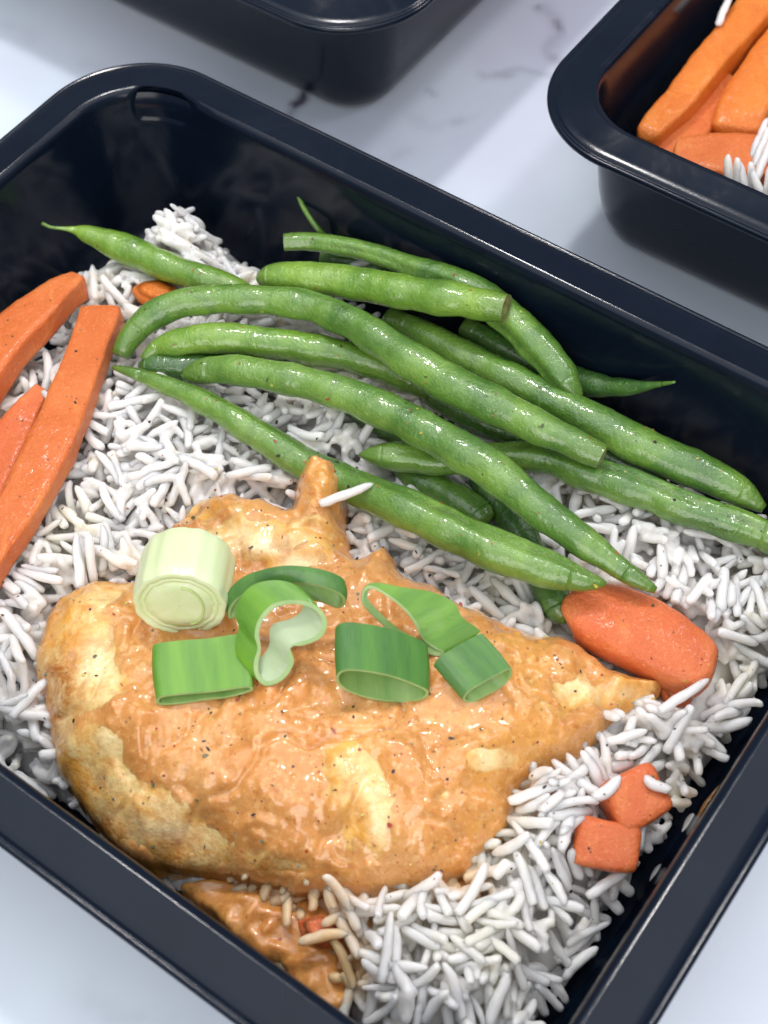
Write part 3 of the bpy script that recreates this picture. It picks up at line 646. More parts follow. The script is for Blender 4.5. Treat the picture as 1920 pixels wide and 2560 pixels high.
# ------------------------------------------------------------------ chicken breast
OUT = [(634, 1022, 2.25), (652, 1004, 2.25), (700, 1000, 2.25), (742, 1008, 2.25), (758, 1030, 2.25), (758, 1065, 2.25), (756, 1115, 2.3), (758, 1165, 2.5), (790, 1192, 2.3), (828, 1167, 2.4), (858, 1190, 2.5), (872, 1215, 2.5), (930, 1232, 2.6), (1000, 1278, 2.6),
       (1080, 1312, 2.6), (1150, 1336, 2.6), (1230, 1352, 2.5), (1290, 1392, 2.4), (1330, 1432, 2.2), (1380, 1447, 2.2), (1437, 1468, 2.0), (1432, 1500, 1.8), (1395, 1522, 1.8), (1340, 1562, 1.8), (1290, 1602, 1.8),
       (1252, 1650, 1.8), (1205, 1682, 1.8), (1140, 1705, 1.8), (1112, 1745, 1.8), (1100, 1790, 1.8), (1070, 1832, 1.8), (1020, 1878, 1.8), (960, 1905, 1.8), (890, 1922, 1.8), (800, 1930, 1.8), (700, 1928, 1.8), (620, 1915, 1.8),
       (540, 1892, 1.8), (460, 1872, 1.9), (380, 1864, 2.0), (310, 1845, 2.1), (255, 1815, 2.2), (205, 1770, 2.3), (155, 1705, 2.3), (118, 1645, 2.2), (98, 1580, 2.1), (80, 1500, 2.1), (68, 1430, 2.2), (72, 1370, 2.3), (92, 1312, 2.4),
       (132, 1262, 2.5), (190, 1238, 2.5), (270, 1232, 2.5), (300, 1200, 2.4), (340, 1168, 2.4), (362, 1110, 2.5), (392, 1062, 2.6), (432, 1034, 2.7), (500, 1030, 2.7), (560, 1052, 2.6), (606, 1080, 2.45), (628, 1076, 2.35), (630, 1050, 2.25)]
OP = np.array([D(*p)[:2] for p in OUT]); CP = catmull(OP, 7, True)
CP = CP + np.stack([fbm(np.c_[CP * 1.3, np.full(len(CP), 0.)], 4, 1, .6), fbm(np.c_[CP * 1.3, np.full(len(CP), 4.)], 4, 2, .6)], 1) * .08
HA = [(500, 1090, 1.45), (420, 1080, 1.2), (690, 1030, 1.8), (700, 1100, 1.7), (665, 1080, 1.6), (735, 1080, 1.6), (560, 1170, 1.15), (150, 1400, 1.6), (300, 1300, 1.7), (320, 1500, 2.1), (600, 1300, 1.75), (600, 1500, 2.2), (500, 1700, 1.95), (850, 1650, 2.0),
      (700, 1850, 1.25), (850, 1260, 1.6), (950, 1400, 2.05), (1100, 1550, 1.9), (1250, 1500, 1.35), (1390, 1485, 1.15), (1425, 1480, 1.1), (1000, 1780, 1.5), (230, 1700, 1.3), (400, 1820, 1.05)]
HP = np.array([D(x, y, 3.2)[:2] for x, y, _ in HA]); HV = np.array([h_ for *_, h_ in HA])
def crease(X, pts, wd, dep, z=3.0):
    return -dep * np.exp(-(line_d(X, np.array([D(x, y, z)[:2] for x, y in pts])) / wd) ** 2)
def meat_z(X, d):
    wgt = 1 / (np.linalg.norm(X[:, None] - HP[None], axis=2) ** 2.6 + .25); Hh = (wgt * HV).sum(1) / wgt.sum(1)
    kn = np.exp(-(np.linalg.norm(X - D(695, 1045, 2.8)[:2], axis=1) / 1.0) ** 2); ll = np.exp(-(np.linalg.norm(X - D(350, 1800, 2.6)[:2], axis=1) / 1.9) ** 2); t = np.clip(d / (1.45 - .95 * kn + 1.3 * ll), 0, 1); prof = (1 - (1 - t) ** 2.2) ** (1 / 1.6)
    z = 1.55 + .93 * Hh * (.10 + .90 * prof)
    p3 = np.c_[X @ np.array([[.83, .56], [-.56, .83]]), np.full(len(X), .37)]; p3 = p3 + .35 * np.stack([fbm(p3 * .9, 2, 41), fbm(p3 * .9, 2, 44), 0 * X[:, 0]], 1); f = sstep(0, .5, d); bare_s = np.clip(bare_f(np.c_[X, z]) * 1.5, .15, 1)
    z += fbm(p3 * .75, 3, 31) * .17 * f + fbm(p3 * 1.7, 2, 33) * .06 * f - .04 * np.abs(fbm(p3 * 1.1, 2, 37)) * f - .10 * f * np.exp(-(fbm(p3 * .6, 3, 39) / .10) ** 2) + fbm(p3 * 7, 2, 35) * .010 * bare_s
    z += crease(X, [(330, 1205), (450, 1225), (600, 1215), (760, 1200)], .35, .22)
    z += crease(X, [(625, 1075), (660, 1120), (700, 1140), (745, 1150)], .22, .22)
    z += crease(X, [(1260, 1440), (1300, 1470), (1330, 1540)], .2, .18, 2.6)
    z += crease(X, [(1020, 1700), (1100, 1690), (1200, 1650), (1250, 1610)], .2, .25, 2.8)
    z += crease(X, [(420, 1760), (520, 1740), (640, 1790), (760, 1770)], .3, .10)
    z += crease(X, [(420, 1060), (470, 1120), (400, 1150)], .22, .14)
    z += crease(X, [(980, 1640), (1060, 1620), (1130, 1640)], .3, -.16) + crease(X, [(740, 1650), (800, 1760)], .35, -.10)
    return z
BARE = [((540, 1165), (115, 38), -8, 1.5), ((640, 1215), (60, 22), -20, .8), ((215, 1440), (50, 95), 5, 1.1), ((225, 1620), (38, 48), 0, 1.2), ((110, 1480), (62, 210), 5, 1.2), ((150, 1320), (75, 70), 0, .75), ((185, 1690), (75, 100), -35, 1.1), ((330, 1770), (130, 60), 30, 1.3), ((410, 1810), (90, 36), 12, 1.),
        ((790, 1720), (55, 110), -18, 1.5), ((740, 1650), (40, 40), 0, .7), ((1060, 1640), (90, 38), -4, 1.3), ((1250, 1500), (75, 45), -20, 1.0), ((1385, 1480), (55, 40), 15, 1.2), ((430, 1075), (60, 40), -50, .7), ((700, 1150), (50, 18), 30, .9), ((250, 1270), (90, 32), -8, .6), ((960, 1720), (40, 25), 0, .4), ((900, 1250), (40, 14), 20, .7), ((340, 1560), (40, 50), 0, .3), ((600, 1870), (120, 14), 4, .6)]
PALE = [((215, 1440), (38, 70), .8), ((240, 1610), (26, 30), .9), ((380, 1790), (85, 38), .8), ((560, 1170), (95, 30), .85), ((650, 1215), (50, 18), .8), ((800, 1720), (45, 95), .9), ((750, 1650), (30, 30), .6), ((1060, 1640), (60, 26), .7), ((1255, 1490), (55, 32), .8), ((1340, 1495), (30, 18), .6), ((130, 1560), (22, 60), .45)]
def bare_f(Pw):
    q = px(Pw); s_ = np.zeros(len(q))
    for (cx, cy), (rx, ry), a, st in BARE:
        c_, n_ = math.cos(math.radians(a)), math.sin(math.radians(a)); dx = q[:, 0] - cx; dy = q[:, 1] - cy
        u_ = (dx * c_ + dy * n_) / rx; v_ = (-dx * n_ + dy * c_) / ry; s_ += st * np.exp(-(u_ * u_ + v_ * v_))
    return s_
def sauce_th(X, z):
    Pw = np.c_[X, z]; p3 = np.c_[X @ np.array([[.6, .8], [-.8, .6]]), np.full(len(X), .41)]; p3 = p3 + .3 * np.stack([fbm(p3, 2, 47), fbm(p3, 2, 49), 0 * z], 1)
    m_ = .55 - bare_f(Pw) + .38 * fbm(p3 * 1.5, 4, 51, .6)
    th = .085 * sstep(-.15, .75, m_) - .012 
    lum = sstep(-.1, .6, fbm(p3 * .7, 2, 68)); wet = fbm(p3 * 1.5, 2, 61) * .02 + np.abs(fbm(p3 * 3.2, 2, 66)) * .03 * lum - .01
    return th + wet * sstep(.0, .3, m_) - .03 * sstep(.05, -.15, m_), m_
ck = thing('chicken_breast', (*CP.mean(0), 1.5), 'roasted chicken breast coated in creamy orange sauce, lying on rice', 'chicken')
V, F, X, d, bd = field_mesh(CP, .045, meat_z)
SK_ = len(V) - len(X)
ms = fbm(np.c_[X * 1.2, np.zeros(len(X))], 3, 71)
qpx = px(V[:len(X)])
mm0 = .55 - bare_f(V[:len(X)])
crust = np.clip(1.2 * sstep(.7, 0, d) * (.6 + .7 * ms) + .9 * sstep(270, 80, qpx[:, 0]) * (.5 + 1.2 * ms), 0, 1)
crust = np.maximum(crust, np.clip(.5 * sstep(.1, .55, fbm(np.c_[X * 2.2, np.full(len(X), 3.)], 4, 77, .6)) * (mm0 < .15), 0, 1))
crust = np.maximum(crust, .9 * np.exp(-(((qpx[:, 0] - 480) / 110) ** 2 + ((qpx[:, 1] - 1075) / 32) ** 2)) * (.7 + ms))
crust = np.maximum(crust, .9 * np.exp(-(((qpx[:, 0] - 700) / 50) ** 2 + ((qpx[:, 1] - 1020) / 28) ** 2)))
pale = np.zeros(len(X))
for (cx, cy), (rx, ry), st in PALE: pale = np.maximum(pale, st * np.exp(-(((qpx[:, 0] - cx) / rx) ** 2 + ((qpx[:, 1] - cy) / ry) ** 2)))
pale = np.clip(pale * (.95 + .7 * fbm(np.c_[X * 2.5, np.zeros(len(X))], 4, 73, .6)), 0, .9)
ck_meat = mk('meat', V, F, MK, ck, attrs={'cover': np.zeros(len(V)), 'crust': np.r_[np.clip(crust, 0, 1), np.ones(SK_)], 'pale': np.r_[pale, np.zeros(SK_)]})
zt, mm = sauce_th(X, V[:len(X), 2])
for _k in range(700):                       # garlic bits, bubbles and droplets in the sauce
    c0 = X[rng.integers(len(X))]; r0 = rng.uniform(.035, .12); h0 = r0 * rng.uniform(.25, .65); e = np.linalg.norm(X - c0 + rng.normal(0, .004, 2), axis=1); near_ = e < r0 * 3
    zt[near_] += h0 * np.exp(-(e[near_] / r0) ** 4) * sstep(.0, .3, mm[near_])
    if _k % 5 == 0: zt[near_] -= h0 * 1.3 * np.exp(-(e[near_] / (r0 * .5)) ** 2) * sstep(.0, .3, mm[near_]); VS = V.copy(); VS[:len(X), 2] += zt
gr = np.zeros_like(X)
VS[len(X):, 2] = VS[bd, 2] - .5
edge_pull = sstep(.12, 0, d) * .05 * (mm < .2)
VS[:len(X), 2] -= edge_pull
cov = sstep(-.20, .40, mm); ck_meat.data.attributes['cover'].data.foreach_set('value', np.r_[cov, np.ones(SK_)].astype('f'))
low_ = np.r_[(zt - edge_pull) < -.035, np.zeros(SK_, bool)]; F2 = [f for f in F if not all(low_[q] for q in f)]   # no sauce where the meat is bare
mk('sauce', VS, F2, MS, ck, attrs={'thin': np.r_[1 - cov, np.zeros(SK_)]})
from mathutils.bvhtree import BVHTree
TOPZ = np.maximum(V[:len(X), 2], VS[:len(X), 2])
def chick_z(x, y):
    i = np.argmin((X[:, 0] - x) ** 2 + (X[:, 1] - y) ** 2); return TOPZ[i]
def onchick(pxx, pyy, off=0.):
    z = 3.4
    for _ in range(8): p = D(pxx, pyy, z); z = .5 * z + .5 * (chick_z(p[0], p[1]) + off)
    return D(pxx, pyy, z)

# flakes of pepper, paprika and herbs
def flakes(P, Nn, sizes, name, parent=None):
    V = []; F = []
    for p, n_, s_ in zip(P, Nn, sizes):
        n_ = n_ / np.linalg.norm(n_); a = np.cross(n_, rng.normal(size=3)); a /= np.linalg.norm(a); b_ = np.cross(n_, a)
        k = len(V); m_ = 6; el = rng.uniform(.5, 1.5)
        for zz, rr in ((-.3, .8), (.5, .9)):
            for j in range(m_):
                th = j / m_ * 2 * math.pi; r_ = s_ * rr * rng.uniform(.7, 1.2)
                V.append(p + a * math.cos(th) * r_ * el + b_ * math.sin(th) * r_ / el + n_ * s_ * zz * .7)
        for j in range(m_):
            q = (j + 1) % m_; F.append((k + j, k + q, k + m_ + q, k + m_ + j))
        F.append(tuple(k + m_ + j for j in range(m_)))
    return mk(name, V, F, MF, parent, smooth=False)
sel = rng.choice(np.where(d > .12)[0], 420, replace=False)
fp = np.c_[X[sel], TOPZ[sel] + .004]
tag(flakes(fp, np.tile([0, 0, 1.], (420, 1)) + rng.normal(size=(420, 3)) * .15, np.clip(rng.lognormal(-3.85, .5, 420), .01, .06), 'seasoning', ck), kind='stuff')

# ------------------------------------------------------------------ spring onion slices
def onion(loop, p0, nrm, sweep, th, label, skin=MOo, inside=MOi, wts=None, dz=0., seg=64, rows=8, pinch=.0):
    """loop: outline (px) of the open end nearest the camera, in the plane (p0, nrm); sweep: vector cm to the far end"""
    nrm = np.array(nrm, float); nrm /= np.linalg.norm(nrm)
    Lp = np.array([Dp(x, y, p0, nrm) for x, y in loop])
    W_ = np.ones(len(Lp)) if wts is None else np.array(wts, float)
    C_ = catmull(np.c_[Lp, W_], 12, True); C_ = resample(np.r_[C_, C_[:1]], seg + 1)[0][:-1]; Lp, W_ = C_[:, :3], C_[:, 3]
    sweep = np.array(sweep, float)
    T = np.roll(Lp, -1, 0) - np.roll(Lp, 1, 0); T /= np.linalg.norm(T, axis=1)[:, None]
    Nn = np.cross(T, nrm); Nn /= np.linalg.norm(Nn, axis=1)[:, None]
    if ((Nn * (Lp - Lp.mean(0))).sum(1)).mean() < 0: Nn = -Nn
    K = np.roll(T, -1, 0) - np.roll(T, 1, 0)
    inn = Lp - Nn * th
    for _ in range(3): inn = (np.roll(inn, 1, 0) + inn * 2 + np.roll(inn, -1, 0)) / 4
    cen = Lp.mean(0); ro = []; ri = []
    for i in range(rows):
        t = i / (rows - 1); bul = 1 + .025 * math.sin(math.pi * t) + .05 * t * pinch
        jit = vnoise(np.c_[Lp * 2 + 3 * t, ], 4)[:, None] * .012
        ro.append(cen + (Lp - cen) * bul + W_[:, None] * t * sweep + Nn * jit); ri.append(cen + (inn - cen) * bul + W_[:, None] * t * sweep + Nn * jit)
    ro, ri = np.array(ro), np.array(ri); u = np.arange(seg) / seg * 6
    uv = np.array([[(u_, r_ / rows) for u_ in u] for r_ in range(rows)]).reshape(-1, 2)
    o = thing('spring_onion_slice', Lp.mean(0), label, 'spring onion', 'spring onion slices on the chicken')
    mk('outer_skin', ro.reshape(-1, 3), rings(ro, cap=False), skin, o, uv=uv)
    mk('inner_skin', ri.reshape(-1, 3), rings(ri, cap=False), inside, o, uv=uv)
    for k in (0, rows - 1):
        RR = np.array([ro[k], (ro[k] + ri[k]) / 2 - (sweep / np.linalg.norm(sweep)) * (.012 if k == 0 else -.012), ri[k]])
        mk('cut_edge', RR.reshape(-1, 3), rings(RR, cap=False), MOf if skin is MOw else MOi2, o, uv=np.tile(uv[:seg], (3, 1)))
    return o
MOi2 = onion_mat('onion_cut_edge', ((.22, .40, .10), (.36, .52, .20)), (.5, .6, .3), True)

# flattened tube nearest the centre of the chicken, opening towards the viewer
p0 = onchick(825, 1512, .05)
onion([(727, 1460), (745, 1446), (790, 1448), (850, 1460), (905, 1480), (927, 1493), (918, 1510), (880, 1518), (820, 1514), (765, 1500), (735, 1484)], p0, (0, -1, .25), (.02, .80, .42), .05,
     'wide flattened dark green onion tube whose open end faces down the picture', MOd, MOi)
p0 = onchick(440, 1520, .04)
onion([(344, 1523), (338, 1512), (350, 1503), (400, 1497), (460, 1492), (530, 1482), (546, 1485), (542, 1494), (490, 1508), (440, 1513), (390, 1521)], p0, (0, -1, .3), (-.10, 1.10, .16), .05,
     'broad flat light green onion band lying in front of the white stub', MOo, MOi)
p0 = onchick(590, 1480, .05)
onion([(556, 1400), (550, 1372), (560, 1335), (590, 1305), (640, 1296), (685, 1310), (706, 1342), (694, 1376), (655, 1394), (628, 1398), (634, 1432), (612, 1468), (575, 1482), (552, 1462), (548, 1430)], p0 , (-.1, -1, .95), (-.36, .42, .10), .085,
     'thick kidney-shaped onion ring with a pale grey inside', MOo, MOg)
p0 = onchick(600, 1345, .25)
onion([(493, 1336), (500, 1305), (540, 1275), (610, 1258), (680, 1262), (735, 1280), (748, 1300), (730, 1315), (690, 1300), (630, 1292), (570, 1305), (520, 1332)], p0, (-.1, -1, .25), (.0, .26, .20), .05,
     'slim arched dark green onion ring behind the kidney-shaped one', MOd, MOi)
p0 = onchick(955, 1418, .06)
onion([(783, 1305), (781, 1284), (790, 1268), (806, 1266), (838, 1284), (872, 1310), (900, 1345), (915, 1378), (945, 1400), (962, 1408), (945, 1417), (905, 1404), (855, 1375), (815, 1340)], p0, (-.15, -1, 1.1), (.80, .34, .16), .05,
     'looped onion strip folded into a thin bright green loop', MOo, MOi, wts=[.10, .10, .12, .15, .35, .7, .95, 1, 1, .9, .6, .25, .15, .12])
p0 = onchick(1010, 1515, .05)
onion([(1000, 1512), (1010, 1494), (1040, 1474), (1080, 1452), (1104, 1442), (1104, 1462), (1085, 1484), (1052, 1503), (1020, 1518)], p0, (.25, -1, .3), (-.52, .62, .30), .05,
     'short open onion tube at the right end of the garnish', MOd, MOi)
# white stub with two cut layers in its end
def white_stub():
    c0 = onchick(385, 1350, .02); c0 = Dp(388, 1308, c0, np.array([0., 1, 0])); ax = np.array([.10, 1., -.20]); ax /= np.linalg.norm(ax)
    r0 = .99; u = np.cross(ax, [0, 0, 1.]); u /= np.linalg.norm(u); v_ = np.cross(u, ax); seg = 72; th = np.arange(seg) / seg * 2 * math.pi
    lobe = 1 + .012 * np.sin(th * 11 + 1) + .010 * np.sin(th * 17) + .02 * np.sin(th * 2)
    o = thing('spring_onion_stub', c0, 'thick pale yellow-green onion stub lying on its side on the chicken', 'spring onion')
    Lh = 1.28; ro = []
    for i in range(10):
        t = i / 9; ro.append(c0 + ax * Lh * t + (r0 * (1.0 - .05 * math.exp(-t * 14) - .03 * math.exp(-(1 - t) * 20)) * lobe)[:, None] * (np.cos(th)[:, None] * u + np.sin(th)[:, None] * v_))
    ro = np.array(ro); uv = np.array([[(k / seg * 6, i / 10) for k in range(seg)] for i in range(10)]).reshape(-1, 2)
    mk('outer_skin', ro.reshape(-1, 3), rings(ro, cap=False), MOw, o, uv=uv)
    def disc(name, rr, dd, mat):
        R = np.array([c0 + ax * q_ + (lobe * q)[:, None] * (np.cos(th)[:, None] * u + np.sin(th)[:, None] * v_) for q, q_ in zip(rr, dd)])
        mk(name, R.reshape(-1, 3), rings(R, cap=False), mat, o, uv=np.tile(uv[:seg], (len(rr), 1)))
        return R
    disc('outer_layer', [r0 * .95, .90, .82, .79], [0, -.02, -.01, .05], MOf)
    disc('middle_layer', [.79, .77, .71, .69], [.05, .0, .0, .045], MOf)
    R = disc('core', [.69, .66, .45, .2, .01], [.045, -.005, -.02, -.01, -.015], MOf)
    # crescent layer boundary in the core
    cr = np.array([c0 - ax * .028 + u * (.12 + .42 * math.cos(a)) * .9 + v_ * (.55 * math.sin(a)) for a in np.linspace(-1.4, 1.6, 24)])
    T, U, W = frames(cr, ax); RR = np.array([p + .028 * (np.cos(k)[:, None] * a + np.sin(k)[:, None] * b_) for p, a, b_ in zip(cr, U, W) for k in [np.arange(8) / 8 * 2 * math.pi]])
    mk('layer_ridge', RR.reshape(-1, 3), rings(RR), MOo2, o, uv=np.zeros((len(RR) * 8, 2)))
    R = np.array([c0 + ax * Lh + (lobe * q)[:, None] * (np.cos(th)[:, None] * u + np.sin(th)[:, None] * v_) for q in (r0 * .97, .5, .01)])
    mk('back_face', R.reshape(-1, 3), rings(R, cap=False), MOf, o, uv=np.tile(uv[:seg], (3, 1)))
MOo2 = onion_mat('onion_ridge', ((.50, .66, .22), (.6, .74, .3)), (.6, .7, .3), True)
white_stub()

# ------------------------------------------------------------------ rice
RP = np.array([D(x, y, z)[:2] for x, y, z in [(100, 672, 1.2), (150, 620, 1.2), (215, 590, 1.2), (300, 530, 1.2), (340, 505, 1.2), (430, 500, 1.2), (500, 560, 1.2), (575, 600, 1.2), (700, 640, 1.2), (900, 700, 1.2), (1150, 820, 1.), (1300, 930, 1.), (1500, 1060, 1.), (1740, 1160, 1.),
      (1760, 1480, .8), (1670, 1510, .8), (1610, 1600, .8), (1560, 1650, .8), (1480, 1735, .8), (1450, 1790, .6), (1420, 1860, .6), (1375, 1920, .6), (1350, 1980, .6), (1290, 2020, .6), (1285, 2075, .6), (1220, 2120, .6), (1200, 2180, .6), (1180, 2300, .6),
      (1000, 2360, .6), (780, 2330, .6), (700, 2180, .8), (560, 2030, .8), (440, 1930, .8), (300, 1900, 1.), (160, 1790, 1.), (40, 1700, 1.), (-80, 1610, 1.), (-180, 1400, 1.), (-180, 1000, 1.), (-60, 880, 1.2), (40, 770, 1.2), (100, 760, 1.2), (140, 715, 1.2)]])
RPs = catmull(RP, 4, True)
LUMPS = [((415, 520), 1.2, 1.15, 1.9), ((150, 640), .9, .5, 1.8), ((380, 960), 1.6, .45, 2.), ((250, 1300), 1.5, .3, 2.), ((110, 1300), 1.5, .3, 2.), ((1400, 1120), 1.5, .35, 2.), ((1150, 1880), 1.5, .2, 1.8), ((1000, 2080), 1.8, .25, 1.6),
         ((1180, 1740), .9, .5, 1.8), ((1500, 1560), 1.0, .4, 1.8), ((870, 1240), .9, .3, 2.), ((60, 1520), 1., .2, 1.8), ((545, 590), .5, .5, 1.8), ((700, 900), 1.5, .3, 2), ((240, 580), .8, .45, 1.6)]
def bed_z(X, d):
    p3 = np.c_[X, np.zeros(len(X))]
    z = .22 + 1.05 * sstep(.1, 1.5, d) + .16 * fbm(p3 * .8, 3, 81) * sstep(0, 1, d) + .05 * fbm(p3 * 3, 2, 83)
    for (x, y), r, hgt, zz in LUMPS: z = z + hgt * np.exp(-(np.linalg.norm(X - D(x, y, zz)[:2], axis=1) / r) ** 2) * sstep(-.1, .6, d)
    return z
V, F, Xb, db, bdb = field_mesh(RPs, .1, bed_z)
V = V.copy()
ins = tray_inside(V[:, :2], MAINC, V[:, 2]); bad = ins < .08
for _ in range(12):                         # pull the bed in so that it stays inside the tray wall
    ins = tray_inside(V[:, :2], MAINC, V[:, 2]); bad = ins < .08
    c_ = MAINC - V[:, :2]; c_ /= np.linalg.norm(c_, axis=1)[:, None]; V[bad, :2] += c_[bad] * (.1 - ins[bad])[:, None].clip(0, .5)
V[:, 2] = np.maximum(V[:, 2], .21)
tag(mk('rice_bed', V, F, MR), 'packed cooked rice underneath the loose grains in the chicken tray', 'rice', kind='stuff')

def grain_mesh(Lg, r, bend, seed):
    SG = 9; rg = np.random.default_rng(seed + 40)
    t = np.array([-1, -.985, -.9, -.7, -.4, -.1, .2, .5, .75, .92, 1.]); NR = len(t)
    blunt = np.array([.50, .74, .92, 1.0, 1.02, 1.03, 1.0, .93, .78, .50, .16])
    round_ = np.array([.20, .42, .72, .93, 1.0, 1.04, 1.02, .95, .78, .48, .18])
    both = np.array([.45, .72, .90, .98, 1.0, 1.0, .98, .97, .92, .80, .48])
    prof = (blunt, round_, both, blunt)[seed % 4] * (1 + rg.normal(0, .035, NR))
    a = np.arange(SG) / SG * 2 * math.pi; P = np.stack([t * Lg / 2, .05 * np.sin(t * 2 + seed) * (seed % 2), bend * (t ** 2)], 1)
    fl = rg.uniform(.72, .95)
    R = P[:, None] + np.stack([np.zeros((NR, SG)), prof[:, None] * r * np.cos(a)[None], prof[:, None] * r * fl * np.sin(a)[None]], -1)
    Q = R.reshape(-1, 3); return Q + np.stack([fbm(Q * 4.5 + seed * 9, 2, i) for i in range(3)], 1) * .017, rings(R)
GQ = [(.84, .112, .02, 0), (.98, .115, .03, 1), (1.04, .108, -.02, 2), (1.12, .110, .06, 3), (1.24, .106, .02, 4), (.74, .120, .01, 5), (1.0, .114, .08, 6), (.58, .115, .0, 7), (1.16, .104, -.05, 8), (.92, .120, .03, 9), (1.30, .108, .12, 10), (.44, .12, 0, 11)]
GV = [grain_mesh(*q) for q in GQ]
GLEN = [q[0] for q in GQ]
SOL = np.concatenate(SOLID)
CPi = CP
def drop(poly, bedf, center, count, lo, hi, rs, chick=True, zmax=3.4, cap=.84, wallgap=.12, rowdrift=None):
    """drop grains one after another on a height map so that each rests on what lies below it"""
    res = .07; g0 = lo - 1; nx, ny = ((hi - lo + 2) / res).astype(int) + 1
    gx = g0[0] + np.arange(nx) * res; gy = g0[1] + np.arange(ny) * res; XX, YY = np.meshgrid(gx, gy, indexing='ij'); Xg = np.stack([XX.ravel(), YY.ravel()], 1)
    dg, _ = poly_sdf(Xg, poly); H = np.where(dg > -.05, bedf(Xg, dg), .22).reshape(nx, ny); B0 = H.copy()
    if chick: dc, _ = poly_sdf(Xg, CPi[::3]); DC = dc.reshape(nx, ny)
    DG = dg.reshape(nx, ny); out = []
    K = 7; pos = []; yaws = []
    while len(pos) < count:                 # sticky rice: little sheaves of nearly parallel grains
        c0 = rs.uniform(lo, hi); y0 = rs.uniform(0, math.pi); m_ = int(rs.integers(1, 7)); dr = rs.normal(0, .10)
        for k in range(m_):
            o_ = (k - m_ / 2) * .185 + rs.normal(0, .03); al = rs.normal(0, .16); pos.append(c0 + np.array([-math.sin(y0) * o_ + math.cos(y0) * al, math.cos(y0) * o_ + math.sin(y0) * al])); yaws.append(y0 + k * dr + rs.normal(0, .14))
    pos = np.array(pos)[:count]
    for i in range(count):
        p = pos[i]; a, b_ = ((p - g0) / res).astype(int)
        if not (0 <= a < nx and 0 <= b_ < ny): continue
        if DG[a, b_] < rs.normal(-.12, .16): continue
        if chick and DC[a, b_] > .45: continue
        gi = rs.choice(12, p=[.1, .13, .14, .12, .09, .1, .08, .05, .07, .06, .03, .03]); sc_ = rs.uniform(.82, 1.14); Lg = GLEN[gi] * sc_; r = .115 * sc_
        yaw = yaws[i]
        c_, s_ = math.cos(yaw), math.sin(yaw); ss = np.linspace(-Lg / 2 * .85, Lg / 2 * .85, K)
        hs = np.full(K, -9.)
        for wv in (-.7 * r, 0, .7 * r):
            ix = ((p[0] + ss * c_ - wv * s_ - g0[0]) / res).round().astype(int).clip(0, nx - 1); iy = ((p[1] + ss * s_ + wv * c_ - g0[1]) / res).round().astype(int).clip(0, ny - 1)
            hs = np.maximum(hs, H[ix, iy] - (0.03 if wv else 0))
        best = hs[K // 2]; slope = 0.
        for q in range(K // 2):
            for k in range(K // 2 + 1, K):
                sl = (hs[k] - hs[q]) / (ss[k] - ss[q]); v0 = hs[q] - sl * ss[q]
                if v0 > best: best, slope = v0, sl
        if slope == 0.: slope = rs.normal(0, .3)
        slope = float(np.clip(slope + rs.normal(0, .18), -1.2, 1.2)); z = best + r * .34; pit = math.atan(slope)
        if z > min(zmax, B0[a, b_] + cap): continue
        if chick and DC[a, b_] > -.25 and z > 1.92: continue
        e = np.array([[p[0] + q * c_ * math.cos(pit), p[1] + q * s_ * math.cos(pit), z + q * math.sin(pit)] for q in (-Lg * .46, -Lg * .2, 0, Lg * .2, Lg * .46)])
        if tray_inside(e[:, :2], center, e[:, 2]).min() < wallgap: continue
        near = SOL[(np.abs(SOL[:, 0] - p[0]) < 1.4) & (np.abs(SOL[:, 1] - p[1]) < 1.4)]
        if len(near) and (np.linalg.norm(e[:, None] - near[None, :, :3], axis=2) - near[None, :, 3]).min() < .05: continue
        for q in np.linspace(-.45, .45, 9):
            for wv in (-.6 * r, 0, .6 * r):
                ix = int(round((p[0] + q * Lg * c_ * math.cos(pit) - wv * s_ - g0[0]) / res)); iy = int(round((p[1] + q * Lg * s_ * math.cos(pit) + wv * c_ - g0[1]) / res))
                if 0 <= ix < nx and 0 <= iy < ny: H[ix, iy] = max(H[ix, iy], z + q * Lg * slope * math.cos(pit) + (r * .62 if wv == 0 else r * .35))
        out.append((gi, sc_, p[0], p[1], z, yaw, pit, rs.uniform(0, 6.28), len(out)))
    top = []
    for q in out:
        ix = int(round((q[2] - g0[0]) / res)); iy = int(round((q[3] - g0[1]) / res)); top.append(H[ix, iy] - (q[4] + .075))
    return out, np.array(top)
def rot(yaw, pit, roll):
    cy, sy, cp, sp, cr, sr = math.cos(yaw), math.sin(yaw), math.cos(pit), math.sin(pit), math.cos(roll), math.sin(roll)
    Rz = np.array([[cy, -sy, 0], [sy, cy, 0], [0, 0, 1]]); Ry = np.array([[cp, 0, -sp], [0, 1, 0], [sp, 0, cp]]); Rx = np.array([[1, 0, 0], [0, cr, -sr], [0, sr, cr]])
    return Rz @ Ry @ Rx
GM = []
for i, (v_, f_) in enumerate(GV):
    me = bpy.data.meshes.new('rice_grain'); me.from_pydata((v_ * S).tolist(), [], f_)
    bm = bmesh.new(); bm.from_mesh(me); bmesh.ops.recalc_face_normals(bm, faces=bm.faces); bm.to_mesh(me); bm.free(); me.polygons.foreach_set('use_smooth', [True] * len(me.polygons)); me.materials.append(MR); GM.append(me)
def grain_obj(gr_, label, group):
    gi, sc_, x, y, z, yaw, pit, roll, _ = gr_
    o = bpy.data.objects.new('rice_grain', GM[gi]); COL.objects.link(o)
    m4 = Matrix.Identity(4); R3 = rot(yaw, pit, roll) * sc_
    for i in range(3):
        for j in range(3): m4[i][j] = R3[i][j]
    m4[0][3], m4[1][3], m4[2][3] = x * S, y * S, z * S; o.matrix_world = m4
    return tag(o, label, 'rice grain', group)
